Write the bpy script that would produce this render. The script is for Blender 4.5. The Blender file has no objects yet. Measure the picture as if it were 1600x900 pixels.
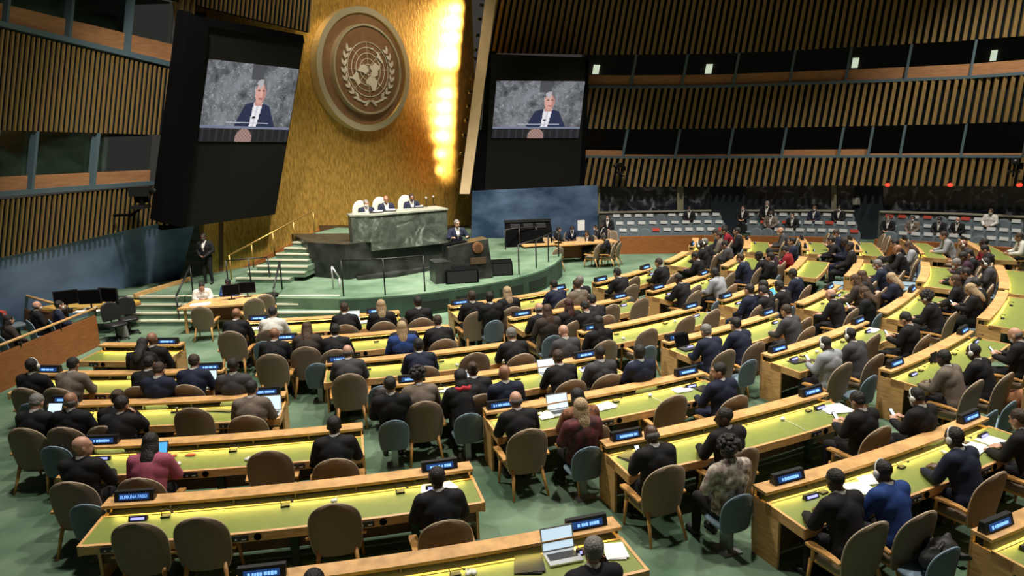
import bpy, bmesh, math, random
from mathutils import Vector, Matrix
import numpy as np
random.seed(7)
scene = bpy.context.scene
COL = scene.collection
# ------------------------------------------------------------------ camera
FPX, PITCH, ROLL, CAMZ = 1194.26, 0.2146, -0.0302, 5.40
cr, sr, cp, sp = math.cos(ROLL), math.sin(ROLL), math.cos(PITCH), math.sin(PITCH)
RGT, UPV, FWD = Vector((1, 0, 0)), Vector((0, sp, cp)), Vector((0, cp, -sp))
CAM = Vector((0, 0, CAMZ))
cam_data = bpy.data.cameras.new('camera'); cam = bpy.data.objects.new('camera', cam_data); COL.objects.link(cam)
cam_data.sensor_width = 36.0; cam_data.lens = 36.0 * FPX / 1600.0; cam_data.clip_end = 300
cx_, cy_ = RGT * cr + UPV * sr, RGT * (-sr) + UPV * cr
cam.matrix_world = Matrix(((cx_.x, cy_.x, -FWD.x, 0), (cx_.y, cy_.y, -FWD.y, 0), (cx_.z, cy_.z, -FWD.z, CAMZ), (0, 0, 0, 1)))
scene.camera = cam
scene.view_settings.view_transform = 'Standard'; scene.view_settings.look = 'None'
scene.view_settings.gamma = 1.0; scene.view_settings.use_curve_mapping = False
scene.view_settings.exposure = 0.0
# ------------------------------------------------------------------ world: dim interior fill
w = bpy.data.worlds.new('hall_ambience'); scene.world = w; w.use_nodes = True
w.node_tree.nodes['Background'].inputs[0].default_value = (1.0, 0.93, 0.82, 1)
w.node_tree.nodes['Background'].inputs[1].default_value = 0.04
# ------------------------------------------------------------------ ceiling downlights over the floor and the stage, plus added fill spots
def spot(x, y, z, power, angle=105, blend=0.5, size=0.35, color=(1, 0.93, 0.82), target=None):
    d = bpy.data.lights.new('downlight_or_fill_spot', 'SPOT'); d.energy = power; d.spot_size = math.radians(angle)
    d.spot_blend = blend; d.shadow_soft_size = size; d.color = color
    o = bpy.data.objects.new('downlight_or_fill_spot', d); o.location = (x, y, z)
    if target is not None:
        o.rotation_euler = (Vector(target) - Vector((x, y, z))).to_track_quat('-Z', 'Y').to_euler()
    COL.objects.link(o); return o
for gx, gy in ((-6, 12), (2, 10), (10, 11), (-3, 18), (5, 17), (13, 18), (4, 24), (11, 25), (17, 26)):
    spot(gx, gy, 14.5, 4300, 92, 0.6, 0.4)
for gx, gy, p in ((-8.0, 23.0, 6000), (-4.0, 25.5, 7500), (-0.5, 27.0, 6500), (2.5, 30.0, 4000)):
    spot(gx + 1.5, gy - 5, 14.5, p, 62, 0.6, 0.3, target=(gx, gy, 1))

for tx, ty, tz, p in ((-8.2, 28.0, 5, 1500), (-6.4, 30.4, 11, 2300), (-4.2, 33.0, 5, 1500)):   # added spots that brighten the gold wall
    spot(tx + 5.5, ty - 6.5, 15.5, p, 46, 0.8, 0.3, (1, 0.86, 0.62), target=(tx, ty, tz))
spot(-7.0, 17.0, 14.5, 2600, 62, 0.8, 0.4, target=(-10.5, 19.5, 0))                              # added fill spot to brighten the left control table
# ------------------------------------------------------------------ photograph geometry -> hall coordinates
def ray(px, py):
    x, y = (px - 800) / FPX, -(py - 450) / FPX
    x, y = cr * x - sr * y, sr * x + cr * y
    return RGT * x + UPV * y + FWD
def at_z(px, py, z):
    r = ray(px, py); return CAM + r * ((z - CAMZ) / r.z)
def at_y(px, py, Y):
    r = ray(px, py); return CAM + r * (Y / r.y)
def at_plane(px, py, p, n):
    r = ray(px, py); return CAM + r * ((p - CAM).dot(n) / r.dot(n))
ARC = Vector((-6.58, 31.8, 0))                      # centre of the curved desk rows
def polar(r, a, z=0.0):
    a = math.radians(a); return Vector((ARC.x + r * math.sin(a), ARC.y - r * math.cos(a), z))
def to_polar(p):
    dx, dy = p.x - ARC.x, ARC.y - p.y
    return math.hypot(dx, dy), math.degrees(math.atan2(dx, dy))
def yaw_to(p, q):                                   # yaw that turns +Y from p towards q
    d = q - p; return math.atan2(-d.x, d.y)

# ------------------------------------------------------------------ materials
MATS = {}
def mat(name, col, rough=0.6, metal=0.0, noise=0.0, nscale=8.0, emit=None, estr=0.0, stretch=None, col2=None, bump=0.0, spec=None, detail=3.0):
    if name in MATS: return MATS[name]
    m = bpy.data.materials.new(name); m.use_nodes = True; MATS[name] = m
    nt = m.node_tree; b = nt.nodes['Principled BSDF']
    b.inputs['Base Color'].default_value = (*col, 1); b.inputs['Roughness'].default_value = rough
    b.inputs['Metallic'].default_value = metal
    if spec is not None: b.inputs['Specular IOR Level'].default_value = spec
    if emit: b.inputs['Emission Color'].default_value = (*emit, 1); b.inputs['Emission Strength'].default_value = estr
    if noise or col2 or bump:
        tc = nt.nodes.new('ShaderNodeTexCoord'); mp = nt.nodes.new('ShaderNodeMapping')
        nz = nt.nodes.new('ShaderNodeTexNoise'); nz.inputs['Scale'].default_value = nscale; nz.inputs['Detail'].default_value = detail
        nt.links.new(tc.outputs['Object'], mp.inputs['Vector']); nt.links.new(mp.outputs['Vector'], nz.inputs['Vector'])
        if stretch: mp.inputs['Scale'].default_value = stretch
        rp = nt.nodes.new('ShaderNodeValToRGB')
        c2 = col2 if col2 else tuple(c * (1 + noise) for c in col); c1 = col if col2 else tuple(c * (1 - noise) for c in col)
        rp.color_ramp.elements[0].position = 0.32; rp.color_ramp.elements[1].position = 0.68
        rp.color_ramp.elements[0].color = (*c1, 1); rp.color_ramp.elements[1].color = (*c2, 1)
        nt.links.new(nz.outputs['Fac'], rp.inputs['Fac']); nt.links.new(rp.outputs['Color'], b.inputs['Base Color'])
        if bump:
            bp = nt.nodes.new('ShaderNodeBump'); bp.inputs['Strength'].default_value = bump; bp.inputs['Distance'].default_value = 0.05
            nt.links.new(nz.outputs['Fac'], bp.inputs['Height']); nt.links.new(bp.outputs['Normal'], b.inputs['Normal'])
    return m
WOOD = mat('desk_wood', (0.64, 0.37, 0.145), 0.42, noise=0.22, nscale=5, stretch=(1, 1, 9))
WOODR = mat('red_wood_panel', (0.30, 0.105, 0.03), 0.45, noise=0.2, nscale=4, stretch=(1, 1, 8))
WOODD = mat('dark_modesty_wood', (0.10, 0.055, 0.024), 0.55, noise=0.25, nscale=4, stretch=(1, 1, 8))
SLAT = mat('slat_wood', (0.275, 0.175, 0.06), 0.5, noise=0.25, nscale=3, stretch=(3, 3, 0.3))
LEATHER = mat('green_desk_leather', (0.21, 0.255, 0.06), 0.38, noise=0.06, nscale=10)
CARPET = mat('green_carpet', (0.066, 0.122, 0.074), 0.95, col2=(0.175, 0.258, 0.176), nscale=0.8, detail=7, bump=0.05, spec=0.1)  # mottle holds carpet tone plus patchy shadow put into the colour
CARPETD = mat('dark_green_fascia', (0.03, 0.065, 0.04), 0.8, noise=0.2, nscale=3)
NOSE = mat('cream_stair_nosing', (0.72, 0.68, 0.52), 0.6)
CHAIRF = mat('beige_chair_fabric', (0.225, 0.17, 0.118), 0.85, noise=0.07, nscale=40, spec=0.2)
PIPE = mat('pale_chair_piping', (0.46, 0.37, 0.26), 0.7)
CHAIRW = mat('chair_wood', (0.58, 0.30, 0.09), 0.4, noise=0.2, nscale=8, stretch=(1, 1, 6))
BLUEF = mat('grey_blue_chair_fabric', (0.095, 0.135, 0.165), 0.7, noise=0.08, nscale=30)
BLUES = mat('pale_blue_seat', (0.20, 0.29, 0.37), 0.7, noise=0.06, nscale=30)
GREYSEAT = mat('grey_gallery_seat_fabric', (0.12, 0.155, 0.175), 0.75, noise=0.1, nscale=20)
METAL = mat('grey_metal', (0.30, 0.31, 0.31), 0.35, metal=0.9)
BLACK = mat('black_plastic', (0.012, 0.012, 0.013), 0.45)
BLACKM = mat('matt_black', (0.0035, 0.0035, 0.004), 0.9, spec=0.05)
BLACKST = mat('black_marble', (0.008, 0.010, 0.008), 0.36, col2=(0.045, 0.05, 0.045), nscale=2.2, detail=9)
GLASSG = mat('blue_grey_frame', (0.09, 0.14, 0.17), 0.5)
WHITE = mat('white_plastic', (0.80, 0.79, 0.74), 0.45)
PAPER = mat('white_paper', (0.82, 0.82, 0.80), 0.8)
REDP = mat('red_paper', (0.55, 0.07, 0.04), 0.7)
CREAM = mat('cream_leather', (0.72, 0.66, 0.50), 0.6)
FIN = mat('cream_gold_fin', (0.90, 0.66, 0.38), 0.5, noise=0.08, nscale=2)
LED = mat('blue_led_text', (0.25, 0.45, 0.9), 0.5, emit=(0.20, 0.47, 1.0), estr=1.3)
LEDBG = mat('blue_led_panel', (0.02, 0.06, 0.2), 0.4, emit=(0.03, 0.12, 0.42), estr=0.3)
LEDV = mat('lilac_unit_display', (0.3, 0.3, 0.9), 0.5, emit=(0.34, 0.36, 1.0), estr=1.4)
SCREENW = mat('lit_laptop_screen', (0.7, 0.85, 0.95), 0.4, emit=(0.62, 0.83, 1.0), estr=0.75)
SCREENB = mat('lit_tablet_screen', (0.1, 0.4, 0.7), 0.4, emit=(0.08, 0.42, 0.85), estr=0.8)
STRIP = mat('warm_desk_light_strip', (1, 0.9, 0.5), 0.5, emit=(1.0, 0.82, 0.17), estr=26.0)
LAMPSQ = mat('lit_square_panel', (0.9, 0.9, 0.7), 0.5, emit=(0.93, 0.95, 0.72), estr=1.0)
REDL = mat('red_exit_lamp', (0.8, 0.05, 0.03), 0.5, emit=(1.0, 0.06, 0.03), estr=1.2)
SILVER = mat('silver_aluminium', (0.62, 0.62, 0.62), 0.35, metal=0.7)
BOOTHW = mat('booth_wood_panel', (0.42, 0.20, 0.085), 0.6, noise=0.15, nscale=3, stretch=(1, 1, 6))
BOOTHD = mat('dark_booth_interior', (0.035, 0.026, 0.020), 0.9)
BACKD = mat('dark_slat_backing', (0.008, 0.013, 0.016), 0.95, spec=.05)
OLIVE = mat('olive_column_paint', (0.30, 0.28, 0.17), 0.6, noise=0.1, nscale=2)
BRONZE = mat('bronze_disc', (0.27, 0.145, 0.07), 0.5, metal=0.1, noise=0.15, nscale=3)
RINGM = mat('pale_gold_ring', (0.74, 0.66, 0.44), 0.3, metal=0.45)
SILVERL = mat('pale_relief_metal', (0.85, 0.78, 0.66), 0.5, metal=0.0)
def glass_mat():
    m = bpy.data.materials.new('booth_glass'); m.use_nodes = True; nt = m.node_tree; nt.nodes.clear()
    o = nt.nodes.new('ShaderNodeOutputMaterial'); mx = nt.nodes.new('ShaderNodeMixShader'); t = nt.nodes.new('ShaderNodeBsdfTransparent'); g = nt.nodes.new('ShaderNodeBsdfGlossy')
    f = nt.nodes.new('ShaderNodeFresnel'); f.inputs[0].default_value = 1.42; g.inputs['Roughness'].default_value = 0.03
    t.inputs[0].default_value = (0.8, 0.85, 0.85, 1)
    nt.links.new(f.outputs[0], mx.inputs[0]); nt.links.new(t.outputs[0], mx.inputs[1]); nt.links.new(g.outputs[0], mx.inputs[2]); nt.links.new(mx.outputs[0], o.inputs[0]); return m
GLASS = glass_mat()
def gold_mat():
    m = bpy.data.materials.new('gold_leaf_wall'); m.use_nodes = True; nt = m.node_tree; b = nt.nodes['Principled BSDF']
    tc = nt.nodes.new('ShaderNodeTexCoord'); mp = nt.nodes.new('ShaderNodeMapping'); mp.inputs['Scale'].default_value = (1, 1, 0.30)
    nt.links.new(tc.outputs['Object'], mp.inputs[0])
    n1 = nt.nodes.new('ShaderNodeTexNoise'); n1.inputs['Scale'].default_value = 15; n1.inputs['Detail'].default_value = 9; nt.links.new(mp.outputs[0], n1.inputs[0])
    rp = nt.nodes.new('ShaderNodeValToRGB'); e = rp.color_ramp.elements
    e[0].position = 0.30; e[0].color = (0.42, 0.235, 0.04, 1); e[1].position = 0.68; e[1].color = (0.84, 0.51, 0.12, 1)
    nt.links.new(n1.outputs[0], rp.inputs[0]); nt.links.new(rp.outputs[0], b.inputs['Base Color'])
    b.inputs['Metallic'].default_value = 0.55; b.inputs['Roughness'].default_value = 0.42
    bp = nt.nodes.new('ShaderNodeBump'); bp.inputs['Strength'].default_value = 0.35; bp.inputs['Distance'].default_value = 0.04
    nt.links.new(n1.outputs[0], bp.inputs['Height']); nt.links.new(bp.outputs[0], b.inputs['Normal']); return m
GOLD = gold_mat()
def marble_mat(name, c1, c2, c3, scale):
    m = bpy.data.materials.new(name); m.use_nodes = True; nt = m.node_tree; b = nt.nodes['Principled BSDF']; b.inputs['Roughness'].default_value = 0.3
    tc = nt.nodes.new('ShaderNodeTexCoord'); n0 = nt.nodes.new('ShaderNodeTexNoise'); n0.inputs['Scale'].default_value = scale; n0.inputs['Detail'].default_value = 4
    nt.links.new(tc.outputs['Object'], n0.inputs[0])
    ad = nt.nodes.new('ShaderNodeMixRGB'); ad.inputs[0].default_value = 0.55; nt.links.new(tc.outputs['Object'], ad.inputs[1]); nt.links.new(n0.outputs['Color'], ad.inputs[2])
    n1 = nt.nodes.new('ShaderNodeTexNoise'); n1.inputs['Scale'].default_value = scale * 2.2; n1.inputs['Detail'].default_value = 9; n1.inputs['Distortion'].default_value = 2.2
    nt.links.new(ad.outputs[0], n1.inputs[0]); rp = nt.nodes.new('ShaderNodeValToRGB'); e = rp.color_ramp.elements
    e[0].position = 0.36; e[0].color = (*c1, 1); e[1].position = 0.7; e[1].color = (*c3, 1); k = e.new(0.55); k.color = (*c2, 1)
    nt.links.new(n1.outputs[0], rp.inputs[0]); nt.links.new(rp.outputs[0], b.inputs['Base Color']); return m
GMARBLE = marble_mat('green_marble', (0.05, 0.06, 0.048), (0.105, 0.125, 0.10), (0.32, 0.35, 0.30), 1.3)
DMARBLE = marble_mat('dark_blue_marble', (0.010, 0.013, 0.020), (0.03, 0.036, 0.05), (0.30, 0.32, 0.36), 1.1)
BLUEW = mat('blue_cloud_mural', (0.05, 0.09, 0.165), 0.85, col2=(0.21, 0.32, 0.50), nscale=0.42, stretch=(1, 1, 1.5), detail=3, spec=0.2)

BLUEW2 = mat('blue_cloud_mural_back', (0.022, 0.044, 0.085), 0.85, col2=(0.10, 0.155, 0.25), nscale=0.8, stretch=(1, 1, 1.6), detail=3, spec=0.1)
# ------------------------------------------------------------------ mesh building
class MB:
    def __init__(s): s.v = []; s.f = []; s.sm = []
    def add(s, vs, fs, smooth=False):
        o = len(s.v); s.v += [tuple(v) for v in vs]; s.f += [tuple(i + o for i in f) for f in fs]; s.sm += [smooth] * len(fs)
    def hexa(s, p):   # 8 points: bottom ring 0-3, top ring 4-7
        s.add(p, [(3, 2, 1, 0), (4, 5, 6, 7), (0, 1, 5, 4), (1, 2, 6, 5), (2, 3, 7, 6), (3, 0, 4, 7)])
    def box(s, c, d, rz=0.0, rx=0.0):
        M = Matrix.Rotation(rz, 3, 'Z') @ Matrix.Rotation(rx, 3, 'X'); c = Vector(c); h = [q / 2 for q in d]
        s.hexa([c + M @ Vector((x * h[0], y * h[1], z * h[2])) for z in (-1, 1) for x, y in ((-1, -1), (1, -1), (1, 1), (-1, 1))])
    def prism(s, poly, z0, z1):
        n = len(poly); lo = [(p[0], p[1], z0(p) if callable(z0) else z0) for p in poly]; hi = [(p[0], p[1], z1) for p in poly]
        s.add(lo + hi, [tuple(range(n - 1, -1, -1)), tuple(range(n, 2 * n))] + [(i, (i + 1) % n, n + (i + 1) % n, n + i) for i in range(n)])
    def tube(s, pts, rad, n=8, smooth=True):
        pts = [Vector(p) for p in pts]; rad = rad if isinstance(rad, (list, tuple)) else [rad] * len(pts); vs = []; fs = []
        for i, p in enumerate(pts):
            t = (pts[min(i + 1, len(pts) - 1)] - pts[max(i - 1, 0)]).normalized()
            a = t.orthogonal().normalized() if i == 0 else (a - t * a.dot(t)).normalized(); b = t.cross(a)
            vs += [p + (a * math.cos(2 * math.pi * k / n) + b * math.sin(2 * math.pi * k / n)) * rad[i] for k in range(n)]
        for i in range(len(pts) - 1):
            fs += [(i * n + k, i * n + (k + 1) % n, (i + 1) * n + (k + 1) % n, (i + 1) * n + k) for k in range(n)]
        m = len(pts) - 1; fs += [tuple(range(n - 1, -1, -1)), tuple(m * n + k for k in range(n))]
        s.add(vs, fs, smooth)
    def ell(s, c, r, n=12, m=8, M=None):
        vs = []; fs = []; c = Vector(c)
        for i in range(m + 1):
            th = math.pi * i / m
            for k in range(n):
                ph = 2 * math.pi * k / n; q = Vector((r[0] * math.sin(th) * math.cos(ph), r[1] * math.sin(th) * math.sin(ph), r[2] * math.cos(th)))
                vs.append(c + (M @ q if M else q))
        for i in range(m):
            fs += [(i * n + k, (i + 1) * n + k, (i + 1) * n + (k + 1) % n, i * n + (k + 1) % n) for k in range(n)]
        s.add(vs, fs, True)
    def grid(s, rows, smooth=False, flip=False):   # rows of points
        n = len(rows[0]); vs = [p for r in rows for p in r]
        fs = [(i * n + k, i * n + k + 1, (i + 1) * n + k + 1, (i + 1) * n + k) for i in range(len(rows) - 1) for k in range(n - 1)]
        if flip: fs = [f[::-1] for f in fs]
        s.add(vs, fs, smooth)
    def arc(s, r0, r1, z0a, z1a, z0b, z1b, a0, a1, n=8):   # arc bar round ARC: inner edge z0a..z1a, outer edge z0b..z1b
        vs = []; fs = []
        for i in range(n + 1):
            a = a0 + (a1 - a0) * i / n
            vs += [polar(r0, a, z0a), polar(r1, a, z0b), polar(r1, a, z1b), polar(r0, a, z1a)]
        for i in range(n):
            fs += [(i * 4 + k, i * 4 + (k + 1) % 4, i * 4 + 4 + (k + 1) % 4, i * 4 + 4 + k) for k in range(4)]
        fs += [(3, 2, 1, 0), tuple(n * 4 + k for k in range(4))]; s.add(vs, fs)
    def slab(s, quad, th):    # thick panel behind four corner points (ccw seen from the front)
        q = [Vector(p) for p in quad]; n = (q[1] - q[0]).cross(q[3] - q[0]).normalized()
        s.hexa([p - n * th for p in q] + q)
    def mesh(s, name, off=None, m=None):
        me = bpy.data.meshes.new(name)
        vs = s.v if off is None else [(v[0] - off[0], v[1] - off[1], v[2] - off[2]) for v in s.v]
        me.from_pydata(vs, [], s.f); me.polygons.foreach_set('use_smooth', s.sm)
        bm = bmesh.new(); bm.from_mesh(me); bmesh.ops.recalc_face_normals(bm, faces=bm.faces); bm.to_mesh(me); bm.free()
        if m: me.materials.append(m)
        me.update(); return me
def link(name, me, parent=None, loc=None, rot=None):
    o = bpy.data.objects.new(name, me); COL.objects.link(o)
    if parent: o.parent = parent
    if loc is not None: o.location = loc
    if rot is not None: o.rotation_euler = rot
    return o
def part(name, mb, m, parent=None, off=None):
    return link(name, mb.mesh(name, off, m), parent)
def tag(o, label, cat, group=None):
    o['label'] = label; o['category'] = cat
    if group: o['group'] = group
    return o
def thing(name, label, cat, loc=(0, 0, 0), rz=0.0, group=None, scale=1.0):
    o = bpy.data.objects.new(name, None); COL.objects.link(o); o.location = loc; o.rotation_euler = (0, 0, rz); o.scale = (scale,) * 3
    o.empty_display_size = 0.2
    return tag(o, label, cat, group)
def struct(name, mb=None, m=None, off=None, label=None):
    o = link(name, mb.mesh(name, off, m) if mb else None); o['kind'] = 'structure'
    if off is not None: o.location = off
    if label: o['label'] = label
    return o
def kids(proto, root):
    for me, nm, mt, loc, rot in proto:
        c = link(nm, me, root, loc, rot)
ORD = ['first', 'second', 'third', 'fourth', 'fifth', 'sixth', 'seventh', 'eighth', 'ninth', 'tenth', 'eleventh', 'twelfth', 'thirteenth', 'fourteenth', 'fifteenth', 'sixteenth', 'seventeenth', 'eighteenth', 'nineteenth', 'twentieth']
# ================================================================== THE HALL
b = MB(); b.grid([[(x, y, 0) for x in (-30, -10, 10, 30)] for y in (-4, 15, 30, 46)]); struct('floor', b, CARPET, label='mottled green carpeted floor of the hall')
# ---- right wall: curved, leaning out, bands of slats and two rows of booth windows
def interp(x, tab):
    for (x0, y0), (x1, y1) in zip(tab, tab[1:]):
        if x <= x1: return y0 + (y1 - y0) * (x - x0) / (x1 - x0)
    (x0, y0), (x1, y1) = tab[-2:]; return y0 + (y1 - y0) * (x - x0) / (x1 - x0)
YR = [(700, 35.0), (905, 34.5), (1100, 34.0), (1300, 32.6), (1500, 30.4), (1620, 28.8), (1800, 26.4)]
def rightw(px, py, d=0.0):            # point of the right wall seen there, d metres behind its face
    col = px - 0.185 * (295 - py); return at_y(px, py, interp(col, YR) + d)
def col_r(col, py): return col + 0.185 * (295 - py)
def rpt(col, py, d=0.0): return rightw(col_r(col, py), py, d)
UB = [(700, 82), (915, 85), (1000, 85), (1100, 84), (1200, 81), (1300, 75), (1400, 70), (1500, 64), (1600, 56), (1700, 46)]
US = [(700, 133), (915, 134), (1000, 135), (1100, 134), (1200, 131), (1300, 127), (1400, 124), (1500, 120), (1600, 113), (1700, 105)]
MBt = [(700, 200), (910, 201), (1000, 202), (1150, 200), (1300, 198), (1450, 195), (1600, 190), (1700, 186)]
LS = [(700, 243), (905, 243), (1000, 245), (1200, 244), (1400, 243), (1600, 243), (1700, 243)]
LB = [(700, 291), (905, 291), (1000, 292), (1300, 290), (1600, 291), (1700, 292)]
def edge(tab, col):                   # y of a band edge on a leaning column
    y = interp(col, tab)
    for _ in range(4): y = interp(col_r(col, y), tab)
    return y
cols = list(range(712, 1681, 22))
def band(name, m, top, bot, d, th, fn, cs, label):
    b = MB(); rows = [[fn(c, top(c), d) for c in cs], [fn(c, bot(c), d) for c in cs]]
    b.grid(rows); b.grid([[fn(c, top(c), d + th) for c in cs], [fn(c, bot(c), d + th) for c in cs]])
    for q in (top, bot): b.grid([[fn(c, q(c), d) for c in cs], [fn(c, q(c), d + th) for c in cs]])
    return struct(name, b, m, label=label)
UNIT = MB(); UNIT.box((0, 0, 0), (1, 1, 1)); UNIT_ME = UNIT.mesh('slat', m=SLAT)
def slat(p0, p1, nrm, wd, dp, parent):
    z = (p1 - p0); L = z.length; z.normalize(); y = (nrm - z * nrm.dot(z)).normalized(); x = y.cross(z)
    o = link('slat', UNIT_ME, parent); c = (p0 + p1) / 2
    o.matrix_world = Matrix(((x.x * wd, y.x * dp, z.x * L, c.x), (x.y * wd, y.y * dp, z.y * L, c.y), (x.z * wd, y.z * dp, z.z * L, c.z), (0, 0, 0, 1)))
def slat_cols(fn, c0, c1, step):
    out = []; c = c0; last = fn(c, 250)
    while c < c1:
        out.append(c); c2 = c
        while (fn(c2, 250) - last).length < step: c2 += 0.4
        c = c2; last = fn(c, 250)
    return out
scols = slat_cols(rpt, 722, 1680, 0.27)
for nm, tp, bt, lab in (('wall_right_upper', lambda c: -60, lambda c: edge(UB, c), 'upper slatted band of the curved right wall'),
                        ('wall_right_middle', lambda c: edge(US, c) + 3, lambda c: edge(MBt, c), 'middle slatted band of the right wall between the window rows'),
                        ('wall_right_lower', lambda c: edge(LS, c) + 3, lambda c: edge(LB, c), 'lowest slatted band of the right wall above the marble')):
    cs = cols if nm == 'wall_right_upper' else [c for c in cols if c > 860]
    o = band(nm, BACKD, tp, bt, 0.13, 0.1, rpt, cs, lab)
    for c in scols:
        if nm != 'wall_right_upper' and c < 880: continue
        slat(rpt(c, bt(c)), rpt(c, tp(c)), Vector((-0.25, -1, 0)), 0.135, 0.13, o)
# booth rows behind the windows
WN = [0]
def window(fn, c0, c1, ytop, ybot, frac, panel, lightsq=None, pane=True, name='booth'):
    WN[0] += 1; w = struct('window_%d' % WN[0], label='booth window in the slatted wall')
    f = lambda c, t, d: fn(c, ytop(c) + (ybot(c) - ytop(c)) * t, d)
    b = MB(); fw = 7
    b.hexa([f(c0, 1, -.03), f(c0 + fw * .6, 1, -.03), f(c0 + fw * .6, 1, .3), f(c0, 1, .3), f(c0, 0, -.03), f(c0 + fw * .6, 0, -.03), f(c0 + fw * .6, 0, .3), f(c0, 0, .3)])
    part('mullion', b, GLASSG, w)
    b = MB(); b.hexa([f(c0, 1.07, -.06), f(c1, 1.07, -.06), f(c1, 1.07, .3), f(c0, 1.07, .3), f(c0, .985, -.06), f(c1, .985, -.06), f(c1, .985, .3), f(c0, .985, .3)])
    part('sill', b, GLASSG, w)
    b = MB(); b.slab([f(c0, frac if panel else 1, .15), f(c1, frac if panel else 1, .15), f(c1, 0, .15), f(c0, 0, .15)], .02)
    if pane: part('pane', b, GLASS, w)
    if panel:
        b = MB(); b.slab([f(c0, 1, .1), f(c1, 1, .1), f(c1, frac, .1), f(c0, frac, .1)], .06); part('wood_panel', b, BOOTHW, w)
    b = MB(); b.slab([f(c0, 1.1, 1.6), f(c1, 1.1, 1.6), f(c1, -.25, 1.6), f(c0, -.25, 1.6)], .05)
    b.slab([f(c0, 1.02, .3), f(c1, 1.02, .3), f(c1, 1.02, 1.6), f(c0, 1.02, 1.6)], .05); b.slab([f(c0, -.02, .3), f(c1, -.02, .3), f(c1, -.02, 1.6), f(c0, -.02, 1.6)], .05)
    part('booth_recess', b, BOOTHD, w)
    if lightsq:
        c = lightsq; b = MB(); b.slab([f(c - 5, .62, 1.5), f(c + 5, .62, 1.5), f(c + 5, .33, 1.5), f(c - 5, .33, 1.5)], .04); part('lit_panel', b, LAMPSQ, w)
    return w
um = [905, 988, 1068, 1148, 1235, 1322, 1415, 1515, 1612]; um = [m - .185 * (295 - 110) for m in um]
for i, (a, c) in enumerate(zip(um, um[1:])):
    sq = {0: 897, 2: 1073, 5: 1300, 7: 1514}.get(i)
    window(rpt, a, c, lambda q: edge(UB, q), lambda q: edge(US, q), .66, True, sq)
lm_ = [892, 975, 1057, 1140, 1223, 1312, 1358, 1408, 1503, 1600]; lm_ = [m - .185 * (295 - 222) for m in lm_]
for i, (a, c) in enumerate(zip(lm_, lm_[1:])):
    window(rpt, a, c, lambda q: edge(MBt, q), lambda q: edge(LS, q), .78 if i in (0, 4, 5) else .93, True)
# ---- marble wall and columns below the right slats
def mpt(px, py, d=0.0): return at_y(px, py, interp(px, YR) + 0.5 + d)
MS = list(range(905, 1700, 40))
b = MB(); b.grid([[mpt(x, 285) for x in MS], [mpt(x, 398) for x in MS]]); b.grid([[mpt(x, 285, .2) for x in MS], [mpt(x, 398, .2) for x in MS]])
b.grid([[mpt(x, 285) for x in MS], [mpt(x, 285, .2) for x in MS]]); struct('wall_right_marble', b, DMARBLE, label='dark veined marble wall behind the gallery seats')
for i, (x, wd) in enumerate(((934, 7), (1063, 10), (1303, 8))):
    b = MB(); b.slab([mpt(x - wd / 2, 336, -.12), mpt(x + wd / 2, 336, -.12), mpt(x + wd / 2, 286, -.12), mpt(x - wd / 2, 286, -.12)], .1); struct('trim_%d' % (i + 1), b, OLIVE, label='olive painted pilaster on the marble wall')
for i, (x0, x1) in enumerate(((1110, 1164), (1335, 1380))):
    b = MB(); b.slab([mpt(x0, 376, -.10), mpt(x1, 376, -.10), mpt(x1, 287, -.10), mpt(x0, 287, -.10)], .08)
    struct('door_%d' % (i + 1), b, mat('doorway_dark_sheet', (0.012, 0.02, 0.03), .8), label='dark door opening in the marble wall')  # near-black sheet painted as the darkness inside the door opening
b = MB(); b.slab([mpt(1332, 320, -.2), mpt(1344, 320, -.2), mpt(1344, 309, -.2), mpt(1332, 309, -.2)], .03)
tag(part('notice_board', b, mat('grey_notice', (.30, .30, .26), .6)), 'small grey notice beside the dark doorway', 'sign')
for x, lab in ((1387, 'left'), (1485, 'middle'), (1593, 'rightmost')):
    b = MB(); b.ell(mpt(x, 289, -.5), (.11, .11, .08)); r = thing('red_lamp', lab + ' of three small red lamps under the lowest right slats', 'lamp', group='red lamps under the slats')
    part('bulb', b, REDL, r); b = MB(); b.box(mpt(x, 287, -.45) + Vector((0, 0, .12)), (.2, .2, .05)); b.tube([mpt(x, 287, -.45) + Vector((0, 0, .12)), mpt(x, 283, 0)], .02, 6); part('bracket', b, BLACK, r)
# ---- left wall
def iyl(col): return 1.0 / (1 / 20.0 + (1 / 28.4 - 1 / 20.0) * col / 475.0)
def lpt(col, py, d=0.0):
    px = col - 0.095 * (py - 205); p = at_y(px, py, iyl(col)); return p + Vector((-d, 0, 0))
def lin(x0, y0, x1, y1): return lambda c: y0 + (y1 - y0) * (c - x0) / (x1 - x0)
L_us, L_mt, L_mb = lin(0, 38, 277, 103), lin(0, 48, 277, 113), lin(0, 203, 262, 211)
L_ls, L_lt, L_lb = lin(0, 301, 240, 284), lin(0, 313, 240, 291), lin(0, 407, 262, 349)
L_ub = lin(245, -2, 475, 52)
lc = list(range(-140, 268, 24)) + [268]
for nm, tp, bt, cs, lab in (('wall_left_middle', L_mt, L_mb, lc, 'slatted band of the left wall between two booth window rows'),
                            ('wall_left_lower', L_lt, L_lb, lc + [292], 'lowest slatted band of the left wall above the blue mural'),
                            ('wall_left_upper', lambda c: -90, L_ub, [-140, 0, 100, 200, 300, 400, 470], 'upper slatted band of the left wall over the screen')):
    o = band(nm, BACKD, tp, bt, .045, .1, lpt, cs, lab); c = cs[0]; n = 0
    while c < cs[-1]:
        slat(lpt(c, bt(c)), lpt(c, tp(c)), Vector((1, -.15, 0)), .056, .05, o); c += 7.5 + max(-1.2, (200 - c) * .004)
lw = lambda a, b_: (a, b_)
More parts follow.
